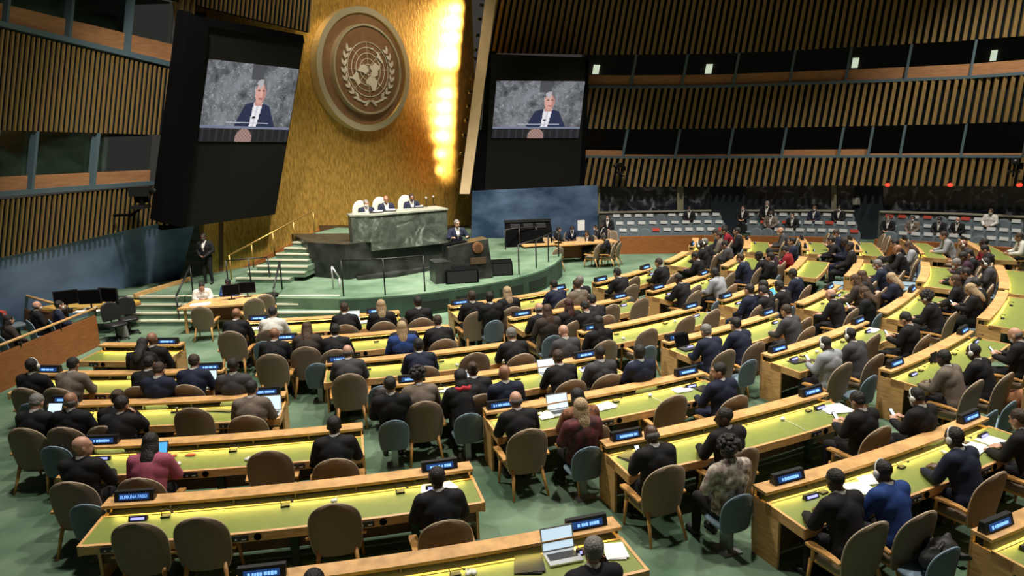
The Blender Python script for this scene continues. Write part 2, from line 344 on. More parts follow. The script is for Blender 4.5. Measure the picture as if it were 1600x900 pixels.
for a, c in ((-110, -8), (-8, 92), (92, 186), (186, 262)):
    window(lpt, a, c, L_ub if False else (lambda q: L_us(q) - 95), L_us, .68, True)
for a, c in ((-110, -5), (-5, 56), (56, 152), (152, 246)):
    window(lpt, a, c, L_mb, L_ls, .76, True)
b = MB(); b.slab([lpt(262, 360, -.1), lpt(296, 356, -.1), lpt(300, 20, -.1), lpt(276, 20, -.1)], .5)
struct('trim_4', b, BLACKM, label='black edge panel between left slats and screen')
for k in range(3):
    b = MB(); c = 258 + k * 9; b.slab([lpt(c, 352, -.14), lpt(c + 3, 352, -.14), lpt(c + 3, -10, -.14), lpt(c, -10, -.14)], .2); struct('trim_%d' % (5 + k), b, SLAT, label='thin vertical wooden edge strip of the left wall')
# blue mural wall (left) and right of the stage
b = MB(); cs = [-160, -80, 0, 80, 160, 240, 325]
b.grid([[lpt(c, L_lb(c) - 6, .08) for c in cs], [Vector((lpt(c, 500, .08).x - .3, lpt(c, 500, .08).y, 0)) for c in cs]])
b.grid([[lpt(c, L_lb(c) - 6, .2) for c in cs], [Vector((lpt(c, 500, .2).x - .3, lpt(c, 500, .2).y, 0)) for c in cs]])
struct('wall_left_mural', b, BLUEW, label='cloudy blue mural wall under the left slats')
b = MB(); b.slab([at_y(736, 400, 31.8), at_y(934, 396, 32.6), at_y(934, 290, 32.6), at_y(738, 299, 31.8)], .2)
struct('wall_back_mural', b, BLUEW2, label='cloudy blue mural wall right of the golden wall')
# ---- gold wall
G0, G1 = Vector((-9.9, 26.0, 0)), Vector((-1.8, 36.0, 0)); GD = (G1 - G0).normalized(); GN = Vector((GD.y, -GD.x, 0))
b = MB(); b.slab([G0 - GD * .6, G1 + GD * .6, G1 + GD * .6 + Vector((0, 0, 19)), G0 - GD * .6 + Vector((0, 0, 19))], .3)
struct('wall_back_gold', b, GOLD, label='tall gold leaf wall behind the podium')
def gpt(px, py, d=0.0): return at_plane(px, py, G0 + GN * d, GN)
b = MB(); b.slab([gpt(343, 445, .02), gpt(349, 445, .02), gpt(349, 330, .02), gpt(343, 330, .02)], .05); struct('trim_8', b, mat('brown_corner_trim', (.12, .06, .02), .6), label='brown vertical corner strip on the gold wall')
# cream fin beside the gold wall with its column of lamps behind
q = [at_y(718, 303, 33.0), at_y(734, 303, 33.0), at_y(778, -25, 33.0), at_y(761, -25, 33.0)]
b = MB(); b.slab(q, 1.4); struct('trim_9', b, FIN, label='tall cream leaning fin at the right edge of the gold wall')
for k, y in enumerate((8, 30, 55, 78, 92, 122, 144, 166, 188, 212, 240, 266)):
    p = gpt(748 - (y - 20) * .13, y, .75); tgt = gpt(705 - (y - 20) * .03, y, 0)
    d = bpy.data.lights.new('wall_washer', 'SPOT'); d.energy = (170, 330, 350, 240, 420, 60, 230, 260, 330, 310, 200, 130)[k]; d.color = (1, .80, .46); d.shadow_soft_size = .06; d.spot_size = math.radians(112); d.spot_blend = 1.0
    r = thing('wall_washer_lamp', '%s lamp from the top of the column lighting the gold wall' % ORD[k], 'lamp', p, group='lamps behind the cream fin')
    o = bpy.data.objects.new('lamp_light', d); COL.objects.link(o); o.parent = r; q_ = (tgt - p).normalized(); o.location = q_ * .12; o.rotation_euler = q_.to_track_quat('-Z', 'Y').to_euler()
    b = MB(); b.tube([(0, 0, 0), q_ * -.16], .07, 10); part('housing', b, BLACK, r); b = MB(); b.tube([q_ * -.1, q_ * -.3 + Vector((0, 0, .03)), GD * .4 + GN * .2], .02, 6); part('arm', b, BLACK, r)
# ---- seal
SC = gpt(561, 110); SR = (gpt(561, 14) - gpt(561, 206)).length / 2
ZU = Vector((0, 0, 1))
def ring(mb, c, r0, r1, d0, d1, n=72):
    vs = []; fs = []
    for k in range(n):
        a = 2 * math.pi * k / n; u = GD * math.cos(a) + ZU * math.sin(a)
        vs += [c + u * r0 + GN * d0, c + u * r1 + GN * d0, c + u * r1 + GN * d1, c + u * r0 + GN * d1]
    for k in range(n):
        k2 = (k + 1) % n; fs += [(k * 4 + j, k * 4 + (j + 1) % 4, k2 * 4 + (j + 1) % 4, k2 * 4 + j) for j in range(4)]
    mb.add(vs, fs, False)
seal = thing('emblem_seal', 'huge round bronze seal with world map and olive branches on the gold wall', 'emblem', SC)
b = MB(); ring(b, Vector(), SR * .90, SR, 0.02, .42); part('outer_ring', b, RINGM, seal)
b = MB(); ring(b, Vector(), .01, SR * .905, .12, .34); part('bronze_disc', b, BRONZE, seal)
b = MB(); ring(b, Vector(), SR * .885, SR * .915, .3, .38); part('inner_rim', b, mat('bright_gold_rim', (.75, .5, .15), .3, metal=.8), seal)
b = MB(); ring(b, Vector(), SR * .690, SR * .722, .3, .58); part('medallion_rim', b, RINGM, seal)
b = MB(); ring(b, Vector(), .01, SR * .692, .3, .52); part('medallion', b, BRONZE, seal)
RM = SR * 42 / 96.0; D0 = .53
def flat(poly, d=D0, th=.03, mb=None):     # poly in seal units (RM = 1)
    mb = mb or MB(); vs = [GD * (p[0] * RM) + ZU * (p[1] * RM) + GN * (d + th) for p in poly]; n = len(vs); lo = [v - GN * th for v in vs]
    mb.add(lo + vs, [tuple(range(n)), tuple(range(n, 2 * n))] + [(i, (i + 1) % n, n + (i + 1) % n, n + i) for i in range(n)]); return mb
for k in range(1, 6):
    b = MB(); ring(b, Vector(), RM * (k / 5) - .012, RM * (k / 5) + .012, D0, D0 + .02, 48); part('latitude_ring', b, SILVERL, seal)
for k in range(4):
    a = math.pi * k / 4; b = MB(); u = (math.cos(a), math.sin(a)); w_ = (-u[1] * .006, u[0] * .006)
    flat([(u[0] + w_[0], u[1] + w_[1]), (-u[0] + w_[0], -u[1] + w_[1]), (-u[0] - w_[0], -u[1] - w_[1]), (u[0] - w_[0], u[1] - w_[1])], th=.015, mb=b); part('meridian_line', b, SILVERL, seal)
def cont(pts): return [((x - 425) / 235.0, (375 - y) / 292.0) for x, y in pts]
for pts in ([(300, 390), (330, 345), (360, 325), (410, 340), (415, 400), (385, 425), (340, 400), (310, 398)],
            [(205, 455), (240, 460), (280, 405), (300, 420), (305, 470), (325, 520), (290, 545), (265, 500), (240, 480), (205, 472)],
            [(440, 340), (470, 335), (505, 300), (540, 330), (565, 320), (560, 360), (530, 380), (530, 430), (500, 450), (470, 460), (445, 430), (465, 390), (445, 370)],
            [(420, 470), (450, 440), (490, 460), (515, 500), (510, 550), (480, 605), (450, 600), (440, 550), (390, 530), (385, 500)],
            [(525, 190), (545, 180), (570, 230), (600, 290), (590, 305), (555, 260), (530, 240), (540, 215)],
            [(525, 520), (540, 515), (550, 545), (535, 550)], [(540, 300), (556, 290), (566, 318), (552, 318)], [(455, 148), (480, 140), (500, 150), (470, 160)]):
    part('continent', flat(cont(pts), th=.05), SILVERL, seal)
for s in (-1, 1):
    for k in range(8):
        a = math.radians(-62 + k * 13.5); c = (s * 1.17 * math.cos(a), 1.17 * math.sin(a) - .02); t = (-s * math.sin(a), math.cos(a)); n_ = (s * math.cos(a), math.sin(a))
        for io in (-1, 1):
            dx, dy = t[0] * .9 + n_[0] * io * .42, t[1] * .9 + n_[1] * io * .42; l = .30; px_, py_ = -dy, dx
            flat_pts = [c, (c[0] + dx * l * .5 + px_ * .055, c[1] + dy * l * .5 + py_ * .055), (c[0] + dx * l, c[1] + dy * l), (c[0] + dx * l * .5 - px_ * .055, c[1] + dy * l * .5 - py_ * .055)]
            part('olive_leaf', flat(flat_pts, th=.05), SILVERL, seal)
    part('branch_stem', flat([(s * .62, -1.06), (s * .3, -1.17), (-s * .12, -1.12), (-s * .3, -1.34), (-s * .24, -1.36), (-s * .04, -1.17), (s * .3, -1.24), (s * .66, -1.12)], th=.05), SILVERL, seal)
# ---- hanging video screens
def paint(u, v):     # speaker at the rostrum before grey-green marble; u right, v up
    def n(x, y, s): 
        t = 0
        for k in range(4):
            f = s * 1.9 ** k; t += math.sin(x * f * 1.3 + math.sin(y * f * .9 + k) * 2.2 + k * 1.7) * math.cos(y * f * 1.1 + math.sin(x * f * .7) * 1.9) / 1.5 ** k
        return t
    if v < .17:
        e = ((u - .50) / .095) ** 2 + ((v - .02) / .15) ** 2
        if e < 1: 
            q = .5 + .35 * math.sin(u * 160) * math.cos(v * 120); return (.40 * q + .1, .23 * q + .07, .20 * q + .06)
        return (.008, .008, .012) if abs(math.sin(u * 40)) < .9 else (.02, .02, .028)
    if v < .20: return (.16, .18, .26)
    if .235 < v < .25 and .28 < u < .76: return (.45, .46, .55)
    hx, hy = .625, .635
    if ((u - .585) / .02) ** 2 + ((v - .315) / .018) ** 2 < 1: return (.01, .01, .012)
    side = abs(u - hx) / .060
    if ((u - hx) / .066) ** 2 + ((v - hy - .045) / .135) ** 2 < 1 and (v > hy + .085 + .03 * math.sin(u * 90) or (side > .93 and v > hy + .01)):
        return (.42, .41, .43) if u < hx + .015 else (.15, .13, .13)
    if ((u - hx) / .058) ** 2 + ((v - hy) / .14) ** 2 < 1:
        if abs(v - hy - .030) < .009 and .010 < abs(u - hx - .004) < .036: return (.14, .07, .06)
        if abs(v - hy + .068) < .010 and abs(u - hx - .004) < .020: return (.32, .09, .10)
        if abs(u - hx - .006) < .007 and -.03 < v - hy < .02: return (.70, .38, .33)
        return (.62, .33, .28) if u < hx + .025 else (.46, .22, .19)
    if .47 < v < .53 and abs(u - .615) < .042: return (.50, .25, .21)
    sh = .515 - max(0, abs(u - .605) - .04) * .42 - max(0, abs(u - .605) - .135) * 2.6
    if v < sh:
        if abs(u - .585 - (v - .2) * .10) < .040 + (v - .2) * .03: return (.74, .73, .78) if abs(u - .585 - (v - .2) * .10) > .010 else (.55, .55, .60)
        return (.014, .022, .062)
    t = n(u * 5, v * 4, 1.5); t2 = n(u * 9 + 3, v * 3, 2.4); g = .15 + .05 * t + (.16 if abs(t) < .04 else 0) + (.09 if abs(t2) < .06 else 0) + .03 * t2
    if v > .8 and .5 < u < .63: g = .07
    return (max(.02, g * .92), max(.02, g * .98), max(.02, g * 1.08))
def screen_mesh(fn, du):
    NX, NY = 120, 96; vs = [fn(i / NX, j / NY) for j in range(NY + 1) for i in range(NX + 1)]; fs = []; cols_ = []
    for j in range(NY):
        for i in range(NX):
            a = j * (NX + 1) + i; fs.append((a, a + 1, a + NX + 2, a + NX + 1)); cols_ += [(*paint((i + .5) / NX, (j + .5) / NY), 1)] * 4
    me = bpy.data.meshes.new('video_image'); me.from_pydata(vs, [], fs); ca = me.color_attributes.new('picture', 'FLOAT_COLOR', 'CORNER')
    ca.data.foreach_set('color', [x for c in cols_ for x in c]); return me
vm = bpy.data.materials.new('video_picture'); vm.use_nodes = True; nt = vm.node_tree; vb = nt.nodes['Principled BSDF']; vb.inputs['Base Color'].default_value = (0, 0, 0, 1); vb.inputs['Roughness'].default_value = .6
an = nt.nodes.new('ShaderNodeVertexColor'); an.layer_name = 'picture'; nt.links.new(an.outputs[0], vb.inputs['Emission Color']); vb.inputs['Emission Strength'].default_value = 1.05
SCRM = mat('dark_screen_face', (0.007, 0.007, 0.006), .7, spec=.15)
_tl, _bl, _br = at_y(325, 38, 23.4), at_y(290, 355, 23.4), at_y(430, 335, 26.7)
SLN = (_br - _bl).cross(_tl - _bl).normalized(); SLN = SLN if SLN.y < 0 else -SLN
def scrL(px, py, d=0.0): return at_plane(px, py, _bl + SLN * d, SLN)
def scrR(px, py, d=0.0): return at_y(px, py, 33.3 - d)
def screen(name, label, fn, outer, img, side):
    r = thing(name, label, 'screen'); b = MB(); b.slab([fn(*p) for p in outer], .35); part('panel', b, SCRM, r)
    tl, tr, br, bl = img
    def f(u, v):
        x = (bl[0] * (1 - u) + br[0] * u) * (1 - v) + (tl[0] * (1 - u) + tr[0] * u) * v; y = (bl[1] * (1 - u) + br[1] * u) * (1 - v) + (tl[1] * (1 - u) + tr[1] * u) * v
        return fn(x, y, .04)
    me = screen_mesh(f, 0); me.materials.append(vm); link('video_image', me, r)
    for q in side: b = MB(); b.slab([fn(*p) for p in q], .5); part('side_baffle', b, BLACKM, r)
    return r
screen('video_screen', 'hanging black video screen over the left blue wall showing the speaker', scrL, [(290, 355), (430, 335), (475, 65), (325, 38)], [(326, 92), (467, 108), (448, 222), (309, 221)],
       [[(252, 348, .2), (291, 356, .2), (327, 36, .2), (296, 18, .2)], [(320, 40, .1), (476, 68, .1), (474, 55, .1), (318, 26, .1)]])
screen('video_screen', 'hanging black video screen on the right wall showing the speaker', scrR, [(757, 303), (905, 298), (915, 90), (768, 84)], [(776, 126), (914, 127), (904, 216), (768, 216)],
       [[(735, 303, -.1), (758, 303, -.1), (768, 203, -.1), (745, 203, -.1)], [(752, 205, -.1), (768, 205, -.1), (776, 80, -.1), (762, 80, -.1)], [(904, 299, -.1), (913, 297, -.1), (921, 92, -.1), (914, 92, -.1)]])
# ================================================================== STAGE
SZ = 0.65
front = [(530, 467), (560, 466), (590, 464), (620, 462), (650, 459), (680, 456), (710, 451), (740, 447), (770, 442), (800, 436), (830, 428), (850, 421), (865, 413), (877, 403)]
sp_ = [at_z(x, y, SZ) for x, y in [(200, 462)] + front]
back = [at_z(880, 377, SZ), at_z(880, 372, SZ), at_z(740, 372, SZ), Vector((-1.9, 35.9, SZ)), Vector((-9.8, 26.1, SZ)), Vector((-11.0, 24.8, SZ)), at_z(120, 461, SZ)]
b = MB(); b.prism([(p.x, p.y) for p in sp_ + back], 0, SZ); st = struct('stage', b, CARPET, label='raised green carpeted stage with curved front')
b = MB(); fr = [at_z(x, y, SZ) for x, y in front]; cst = sum(fr, Vector()) / len(fr) + Vector((-3, 6, 0))
outw = [(p + (p - cst).normalized() * .03) for p in fr]
b.grid([[Vector((p.x, p.y, 0)) for p in outw], [Vector((p.x, p.y, SZ - .03)) for p in outw]]); b.grid([[Vector((p.x, p.y, SZ - .03)) for p in outw], [Vector((p.x, p.y, SZ - .03)) for p in fr]])
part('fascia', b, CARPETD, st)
def on_front(px0, px1, zl, zh, off, seg=4):
    out = [[], []]
    for k in range(seg + 1):
        x = px0 + (px1 - px0) * k / seg; y = interp(x, front); p = at_z(x, y, SZ); p = p + (p - cst).normalized() * off
        out[0].append(Vector((p.x, p.y, zl))); out[1].append(Vector((p.x, p.y, zh)))
    return out
for x0, x1 in ((655, 700), (712, 770), (780, 816), (826, 852)):
    b = MB(); g = on_front(x0, x1, .12, .42, .05); b.grid(g); g2 = on_front(x0, x1, .12, .42, .02)
    for k in (0, 1): b.grid([g[k], g2[k]])
    part('vent_grille', b, mat('dark_vent', (.008, .016, .011), .7), st)
# lower flight of steps, left of the curved front
def flight(name, label, lines, mtop):
    r = thing(name, label, 'stairs')
    for i, (xa, ya, xb, yb, z, deep) in enumerate(lines):
        a, c = at_z(xa, ya, z), at_z(xb, yb, z); n = Vector((-(c - a).y, (c - a).x, 0)).normalized(); n = n if n.y > 0 else -n
        b = MB(); b.prism([(p.x, p.y) for p in (a, c, c + n * deep, a + n * deep)], max(0, z - .17), z - .005); part('tread', b, mtop, r)
        b = MB(); b.prism([(p.x, p.y) for p in (a - n * .012, c - n * .012, c + n * .09, a + n * .09)], z - .045, z + .004); part('nosing', b, NOSE, r)
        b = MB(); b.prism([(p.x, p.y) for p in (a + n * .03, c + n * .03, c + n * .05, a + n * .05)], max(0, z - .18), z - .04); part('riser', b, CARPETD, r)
    return r
flight('steps', 'wide low flight of green steps with cream nosings up to the stage', [(198, 463, 530, 462, SZ + .006, .1), (196, 476, 530, 474, .49, .8), (194, 489, 530, 487, .33, .8), (192, 501, 530, 499, .165, .8)], CARPET)
flight('staircase', 'green staircase with cream nosings rising along the gold wall', [(368, 434, 452, 435, .80, .8), (386, 424, 476, 425, .95, .8), (401, 415, 480, 416, 1.10, .8), (416, 405, 481, 406, 1.25, .8), (431, 396, 482, 397, 1.40, .8), (444, 387, 482, 388, 1.55, .8), (457, 378, 482, 379, 1.66, .8), (470, 369, 540, 371, 1.77, 2.2)], CARPET)
# ---- dais, rostrum and marble desk
P1, P2, P3 = at_z(485, 432, SZ), at_z(543, 437, SZ), at_z(690, 419, SZ)
fd = (P3 - P2).normalized(); fn_ = Vector((fd.y, -fd.x, 0)); fn_ = fn_ if fn_.y < 0 else -fn_
P4 = at_plane(706, 400, P2, fn_); P4 = Vector((P4.x, P4.y, SZ))
b = MB(); b.prism([(p.x, p.y) for p in (P1, P2, P2 + fd * 1.2, P2 + fd * 1.2 - fn_ * 2.2, P1 - fn_ * 2.4)], SZ, 1.78); dais = struct('dais', b, BLACKST, label='black marble dais block beside the staircase')
b = MB(); b.prism([(p.x, p.y) for p in (P2 + fd * 1.2, P4, P4 - fn_ * 4.5, P2 + fd * 1.2 - fn_ * 4.5)], SZ, 1.55); part('dais_base', b, BLACKST, dais)
b = MB(); pa = at_z(560, 438, SZ); pb = at_z(677, 421, SZ); b.prism([(p.x, p.y) for p in (pa, pa + fn_ * .25 + fd * 1.2, pb + fn_ * .1, pb - fn_ * .3, pa - fn_ * .2)], SZ, SZ + .1); part('low_black_slab', b, BLACKST, dais)  # low black slab along the foot of the dais
mp = P2 + fn_ * .12
def mpl(px, py, d=0.0): return at_plane(px, py, mp + fn_ * d, fn_)
tl, tr, bl, br = mpl(577, 337), mpl(698, 324), mpl(581, 394), mpl(699, 378)
zt = (tl.z + tr.z) / 2; zb = (bl.z + br.z) / 2
A = Vector((tl.x, tl.y, 0)); B_ = Vector((tr.x, tr.y, 0)); Lf = at_z(548, 336, zt); Lf = Vector((Lf.x, Lf.y, 0))
desk = thing('marble_desk', 'long green marble presiding desk on the black dais', 'desk', A)
b = MB(); b.prism([(p.x, p.y) for p in (A, B_, B_ - fn_ * .35, A - fn_ * .35)], zb, zt - .04); part('front_slab', b, GMARBLE, desk, A)
b = MB(); n2 = (A - Lf).normalized(); m2 = Vector((n2.y, -n2.x, 0)); b.prism([(p.x, p.y) for p in (Lf, A, A - fn_ * .35, Lf - fn_ * .35)], 1.78, zt - .04); part('side_slab', b, GMARBLE, desk, A)
b = MB(); b.prism([(p.x, p.y) for p in (Lf - fd * .03, A + fn_ * .03, B_ + fn_ * .03 + fd * .03, B_ - fn_ * 1.0, A - fn_ * 1.0, Lf - fn_ * .5)], zt - .05, zt); part('desk_top', b, mat('pale_marble_top', (.33, .35, .29), .35, noise=.2, nscale=4), desk, A)
DT = zt
for k, (px, py) in enumerate(((612, 331), (656, 325), (671, 324), (682, 322), (592, 333))):
    p = at_z(px, py, DT) - fn_ * .25; p.z = DT
    if k in (2, 3):
        r = thing('desk_microphone', '%s microphone on the presiding desk' % ('left', 'right')[k - 2], 'microphone', p, group='microphones on marble desk'); b = MB(); b.tube([(0, 0, 0), (0, 0, .02)], .06, 10); part('base', b, BLACK, r); b = MB(); b.tube([(0, 0, .02), (0, .03, .2), (0, -.03, .3)], .012, 6); part('stem', b, BLACK, r); b = MB(); b.ell((0, -.04, .31), (.03, .03, .03)); part('head', b, WHITE, r)
    else:
        r = thing('document_folder', ('open papers before the middle presiding person', 'dark folder in front of the right presiding person', '', '', 'papers before the left presiding person')[k], 'papers', p, yaw_to(p, CAM)); b = MB(); b.box((0, 0, .02), (.45, .3, .03)); part('cover', b, BLACK, r); b = MB(); b.box((-.05, 0, .045), (.3, .22, .02)); part('sheets', b, PAPER, r)
# lectern with its emblem and plaque
LP = at_z(742, 437, SZ); ly = yaw_to(LP, CAM) + math.pi + .30
lec = thing('lectern', 'black marble speaker lectern with round emblem and brass plaque', 'lectern', LP, ly, scale=1.0)
b = MB(); b.hexa([Vector(p) for p in ((-.85, 0, 0), (.60, 0, 0), (.60, .8, 0), (-.85, .8, 0), (-.78, .12, 1.06), (.52, .12, 1.22), (.52, .75, 1.22), (-.78, .75, 1.06))]); part('body', b, BLACKST, lec)
b = MB(); b.hexa([Vector(p) for p in ((-.82, .3, 1.06), (-.1, .3, 1.12), (-.1, .8, 1.10), (-.82, .8, 1.06), (-.82, .3, 1.10), (-.1, .3, 1.17), (-.1, .8, 1.14), (-.82, .8, 1.09))]); part('reading_top', b, BLACKM, lec)
b = MB(); b.box((-1.02, .25, .33), (.5, .7, .66)); part('side_block', b, BLACKST, lec)
def disc(c, r, d, n=24, y=1): return [(c[0] + r * math.cos(2 * math.pi * k / n), c[1] + d, c[2] + r * math.sin(2 * math.pi * k / n)) for k in range(n)]
def cyl_y(mb, c, r0, y0, y1, n=24):
    mb.tube([(c[0], c[1] + y0, c[2]), (c[0], c[1] + y1, c[2])], r0, n, False)
em = MB(); cyl_y(em, (.16, .10, .98), .17, -.06, .02); emo = part('emblem', em, mat('copper_emblem', (.42, .2, .10), .4, metal=.5), lec)
b = MB(); cyl_y(b, (.16, .10, .98), .11, -.08, -.05); part('emblem_globe', b, mat('dark_copper', (.22, .10, .05), .5, metal=.5), emo)
for s in (-1, 1):
    for k in range(4):
        a = math.radians(-55 + k * 32); b = MB(); b.box((0.16 + s * .14 * math.cos(a), .045, 0.98 + .14 * math.sin(a)), (.045, .02, .018)); part('emblem_leaf', b, mat('pale_copper', (.6, .36, .2), .4, metal=.5), emo)
b = MB(); b.box((.14, .03, .58), (.50, .05, .20), 0, -.09); part('plaque', b, mat('brown_plaque', (.12, .085, .055), .4, metal=.4), lec)
for k in (-1, 1):
    b = MB(); b.tube([(-.4 + k * .2, .3, 1.1), (-.42 + k * .22, .25, 1.25), (-.43 + k * .12, .42, 1.38)], .012, 6); part('microphone', b, BLACK, lec)
for k, (px, py, wd, lab) in enumerate(((723, 443, 1.0, 'black floor monitor box in front of the lectern'), (784, 431, .72, 'black floor monitor box right of the lectern'))):
    p = at_z(px, py, SZ); r = thing('floor_monitor', lab, 'speaker', p, yaw_to(p, CAM) + math.pi + .1)
    b = MB(); b.hexa([Vector(q) for q in ((-wd / 2, 0, 0), (wd / 2, 0, 0), (wd / 2, .45, 0), (-wd / 2, .45, 0), (-wd / 2, .06, .40), (wd / 2, .06, .40), (wd / 2, .45, .46), (-wd / 2, .45, .46))]); part('cabinet', b, BLACKM, r)
    b = MB(); b.hexa([Vector(q) for q in ((-wd * .45, -.02, .03), (wd * .45, -.02, .03), (wd * .45, .02, .03), (-wd * .45, .02, .03), (-wd * .45, .035, .37), (wd * .45, .035, .37), (wd * .45, .08, .37), (-wd * .45, .08, .37))]); part('grille', b, BLACK, r)
# ---- railings
def railing(label, px, zf, h=.95, m=None, top=True, r_=.022, glass=False):
    pts = [at_z(x, y, zf) for x, y in px]; r = thing('handrail', label, 'railing', pts[0]); o = pts[0]
    for p in pts: b = MB(); b.tube([p - o, p - o + Vector((0, 0, h))], r_, 8); part('post', b, m or BLACK, r)
    if top: b = MB(); b.tube([p - o + Vector((0, 0, h)) for p in pts], r_, 8); part('rail', b, m or BLACK, r)
    return r
railing('slim black rail along the curved stage front left of the lectern', [(537, 463), (602, 461), (664, 455)], SZ, 1.05)
railing('slim black rail along the stage front right of the lectern', [(811, 429), (838, 419), (857, 409), (873, 401)], SZ, .95)
def slope_rail(label, pa, za, pb, zb_, m, h=.85, n=2):
    a, c = at_z(*pa, za), at_z(*pb, zb_); r = thing('handrail', label, 'railing', a)
    for k in range(n + 1): p = a + (c - a) * k / n; b = MB(); b.tube([p - a, p - a + Vector((0, 0, h))], .025, 8); part('post', b, m, r)
    b = MB(); b.tube([Vector((0, 0, h)), c - a + Vector((0, 0, h))], .028, 8); part('rail', b, m, r); return r
GOLDR = mat('brass_rail', (.55, .34, .09), .35, metal=.7)
slope_rail('brass handrail climbing the staircase along the gold wall', (362, 437), SZ, (492, 365), 1.77, GOLDR, .8, 4)
slope_rail('black handrail at the left end of the low steps', (281, 508), .0, (302, 460), SZ, BLACK, .85, 1)
slope_rail('black handrail between the two desks on the low steps', (432, 496), .1, (441, 452), SZ, BLACK, .85, 1)
slope_rail('pale metal handrail at the right end of the low steps', (533, 470), .3, (521, 452), SZ, SILVER, .7, 1)
railing('slim black rail by the foot of the staircase', [(357, 447), (392, 443), (422, 441)], SZ, .8)
# wooden skirting beside the stage (left mural)
b = MB(); a, c = at_z(212, 465, SZ), at_z(300, 438, SZ); n = Vector((-(c - a).y, (c - a).x, 0)).normalized()
b.prism([(p.x, p.y) for p in (a, c, c + n * .08, a + n * .08)], SZ, SZ + .12); struct('baseboard_left', b, WOOD, label='wooden skirting along the blue mural on the stage')
b = MB(); a, c = at_z(349, 441, SZ), at_z(500, 366, 1.7)
q = [gpt(349, 441, .06), gpt(505, 362, .06), gpt(505, 355, .06), gpt(349, 434, .06)]; b.slab(q, .05); struct('baseboard_back', b, WOODR, label='wooden skirting following the staircase on the gold wall')
b = MB(); b.slab([gpt(500, 362, .08), gpt(732, 362, .08), gpt(732, 352, .08), gpt(500, 352, .08)], .06); struct('trim_10', b, WOODD, label='dark wooden skirting at the foot of the gold wall')
# ================================================================== FURNITURE PROTOTYPES (lists of mesh, name)
def rounded_back(w_, h0, h1, th, curve, taper=.86, y0=0.0, recline=.12, n=14):
    """upholstered shell: full-round top, slightly narrower at the bottom, curved to the sitter"""
    mb = MB(); H = h1 - h0; rows_f = []; rows_b = []
    for j in range(15):
        t = math.sin(j / 14 * math.pi / 2); z = h0 + H * t
        if t < .48: hw = w_ / 2 * (taper + (1 - taper) * math.sin(t / .48 * math.pi / 2))
        else:
            q = (t - .48) / .52; hw = w_ / 2 * max(.02, 1 - q ** 2.7) ** .5
        if t < .06: hw *= .94
        rf = []; rb = []
        for k in range(n + 1):
            u = -1 + 2 * k / n; x = hw * u; bulge = 1 - abs(u) ** 4
            y = y0 - recline * (z - h0) + curve * (x / (w_ / 2)) ** 2
            e = .35 + .65 * min(1, bulge * 1.2) * min(1, (1 - t) * 8 + .25)
            rf.append(Vector((x, y + th * .5 * e, z))); rb.append(Vector((x, y - th * .5 * e, z)))
        rows_f.append(rf); rows_b.append(rb)
    mb.grid(rows_f, True); mb.grid(rows_b, True, True)
    rim = lambda r: [p[0] for p in r] + [q for q in r[-1]][1:] + [p[-1] for p in r[::-1]][1:] + [q for q in r[0][::-1]][1:-1]
    f, k_ = rim(rows_f), rim(rows_b); mb.grid([f + [f[0]], k_ + [k_[0]]], True)
    return mb, [(a + c) / 2 for a, c in zip(f, k_)]
def seat_pad(mb, w_, d, z, th, y0):
    pts = []; n = 20
    for k in range(n):
        a = 2 * math.pi * k / n; c, s = math.cos(a), math.sin(a)
        pts.append((w_ / 2 * abs(c) ** .45 * (1 if c >= 0 else -1), y0 + d / 2 * abs(s) ** .45 * (1 if s >= 0 else -1)))
    lv = [(z - th, .9), (z - th * .5, 1.0), (z - .015, .98), (z, .86)]
    vs = [(p[0] * s, y0 + (p[1] - y0) * s, zz) for zz, s in lv for p in pts]
    fs = [(i * n + k, i * n + (k + 1) % n, (i + 1) * n + (k + 1) % n, (i + 1) * n + k) for i in range(3) for k in range(n)] + [tuple(range(n - 1, -1, -1)), tuple(3 * n + k for k in range(n))]
    mb.add(vs, fs, True)
def proto_beige():
    P = []
    mb, rim = rounded_back(.58, .33, 1.01, .075, .07, .86, -.22, .18); P.append(('backrest', mb.mesh('backrest', m=CHAIRF)))
    mb = MB(); mb.tube(rim + [rim[0]], .011, 5); P.append(('piping', mb.mesh('piping', m=PIPE)))
    mb = MB(); seat_pad(mb, .54, .50, .47, .10, .04); P.append(('seat', mb.mesh('seat', m=CHAIRF)))
    mb = MB(); mb.box((0, .04, .35), (.46, .42, .04)); P.append(('seat_frame', mb.mesh('seat_frame', m=CHAIRW)))
    for s in (-1, 1):
        mb = MB(); mb.tube([(s * .25, .24, .36), (s * .27, .27, 0)], [.026, .016], 8); P.append(('leg', mb.mesh('leg', m=CHAIRW)))
        mb = MB(); mb.tube([(s * .20, -.20, .40), (s * .25, -.36, 0)], [.028, .017], 8); P.append(('leg', mb.mesh('leg', m=CHAIRW)))
        mb = MB(); mb.tube([(s * .27, .20, .38), (s * .305, .17, .555)], [.024, .02], 8)
        pad = [(-.20, .030, .545), (-.1, .036, .562), (.05, .042, .568), (.18, .05, .566), (.25, .04, .562)]
        vs = []; fs = []
        for y, hw, z in pad: vs += [(s * .305 - hw, y, z - .012), (s * .305 + hw, y, z - .012), (s * .305 + hw, y, z + .014), (s * .305 - hw, y, z + .014)]
        for i in range(4): fs += [(i * 4 + k, i * 4 + (k + 1) % 4, i * 4 + 4 + (k + 1) % 4, i * 4 + 4 + k) for k in range(4)]
        fs += [(3, 2, 1, 0), (16, 17, 18, 19)]; mb.add(vs, fs); P.append(('armrest', mb.mesh('armrest', m=CHAIRW)))
    return P
